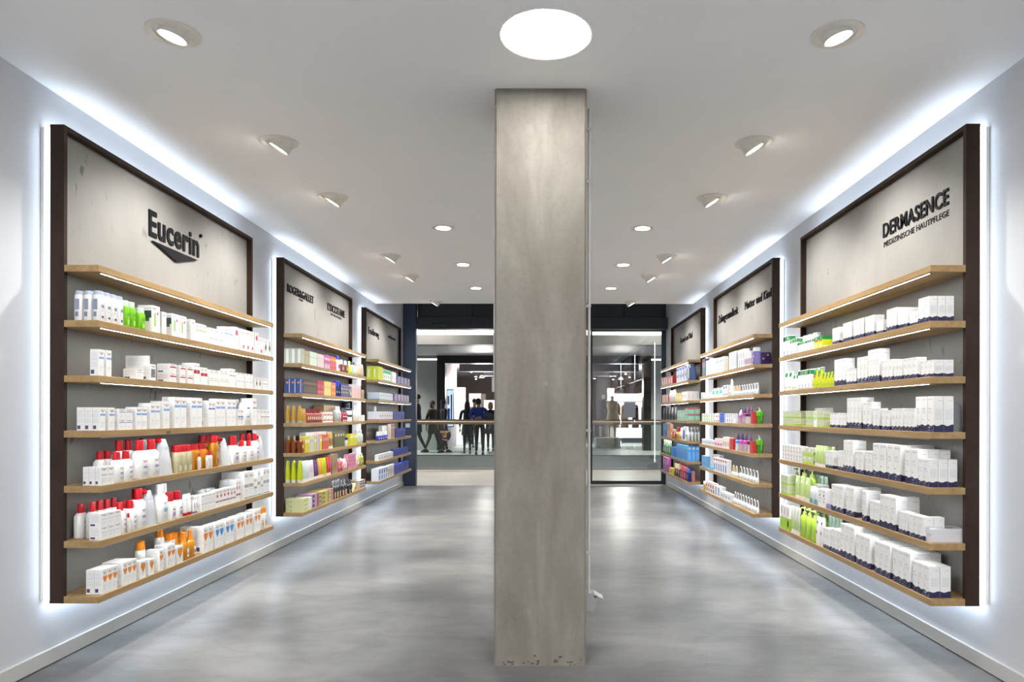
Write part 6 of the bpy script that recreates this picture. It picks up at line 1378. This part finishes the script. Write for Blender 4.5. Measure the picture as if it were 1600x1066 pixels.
# ---- odd pieces on the front-right unit
def brochures():
    z = SHELF_Z['F']; u = UN['R1']; rr = random.Random(4)
    for i in range(5):
        m = MB(); hh = 0.012
        m.box(-.085, .085, -.045, .065, 0, hh - .0006, Q((0.66, 0.67, 0.70)), {'+z': Q((0.70, 0.72, 0.76), .2)})
        if i == 4:
            m.prism([(-.083, .0), (-.083, .06), (-.045, .06), (-.05, .03), (-.066, .0), (-.078, -.03)], 'z', hh - .0006, hh - .0002, Q((0.10, 0.13, 0.42)))
            m.prism([(.0, -.01), (.035, -.015), (.05, .012), (.03, .035), (.002, .03)], 'z', hh - .0006, hh - .0002, Q((0.32, 0.20, 0.16)))
            m.box(.055, .08, .0, .05, hh - .0006, hh - .0002, Q((0.35, 0.38, 0.46)))
        o = link('brochure', m.mesh('brochure'), None, (1.850 + rr.uniform(-.002, .002), u.Y0 + .078 + rr.uniform(-.002, .002), z + 0.0002 + i * hh))
        o.rotation_euler = (0, 0, math.radians(rr.uniform(-1, 1)) )
        tag(o, f'{("lowest", "second lowest", "middle", "second", "topmost")[i]} glossy brochure in the pile at the sixth shelf of the front-right unit' if i != 3 else 'glossy brochure just under the topmost one, sixth shelf, front-right unit', 'brochure', 'brochures piled on the sixth shelf')
brochures()
rt = empty('acrylic_display', (1.888, 3.150, SHELF_Z['D'] + .0002)); tag(rt, 'curved grey acrylic display stand at the near end, fourth shelf, front-right unit', 'display stand')
m = MB(); m.prism([(-.03, 0), (.035, 0), (.035, .10), (.028, .125), (.01, .14), (-.03, .145)], 'y', -.002, .001, P((0.34, 0.36, 0.38), .15)); link('curved_panel', m.mesh('curved_panel'), rt)
m = MB(); m.box(-.03, .038, .002, .05, 0, .022, M_BLACK); link('foot', m.mesh('foot'), rt)

# ------------------------------------------------------------------ names of the goods, one label each
def label_goods():
    from collections import defaultdict
    g = defaultdict(list)
    for t in GOODS: g[(t[2], t[3], KIND[t[4]][2], t[5], t[6])].append(t)
    for (key, shelf, look, row, level), v in g.items():
        v.sort(key=lambda t: t[0]); n = len(v)
        for i, t in enumerate(v):
            if n == 1: pos = ''
            elif i == 0: pos = f', leftmost of {NUM[n - 1]}' if n <= 20 else ', leftmost'
            elif i == n - 1: pos = f', rightmost of {NUM[n - 1]}' if n <= 20 else ', rightmost'
            else:
                o1 = ORD[i] if i < 20 else 'twenty-' + ORD[i - 20]
                pos = f', {o1} from left'
                if i >= n / 2: 
                    j = n - 1 - i
                    pos = f', {ORD[j]} from right'
            pre = ' '.join(x for x in (level, row) if x)
            lab = f'{pre + " " if pre else ""}{look}{pos}, {SHELF_WORD[shelf]} shelf, {UN[key].name} unit'
            o = t[1]; o['label'] = lab; o['category'] = KIND[t[4]][1]
            o['group'] = f'{look} row on the {SHELF_WORD[shelf]} shelf, {UN[key].name} unit'
label_goods()
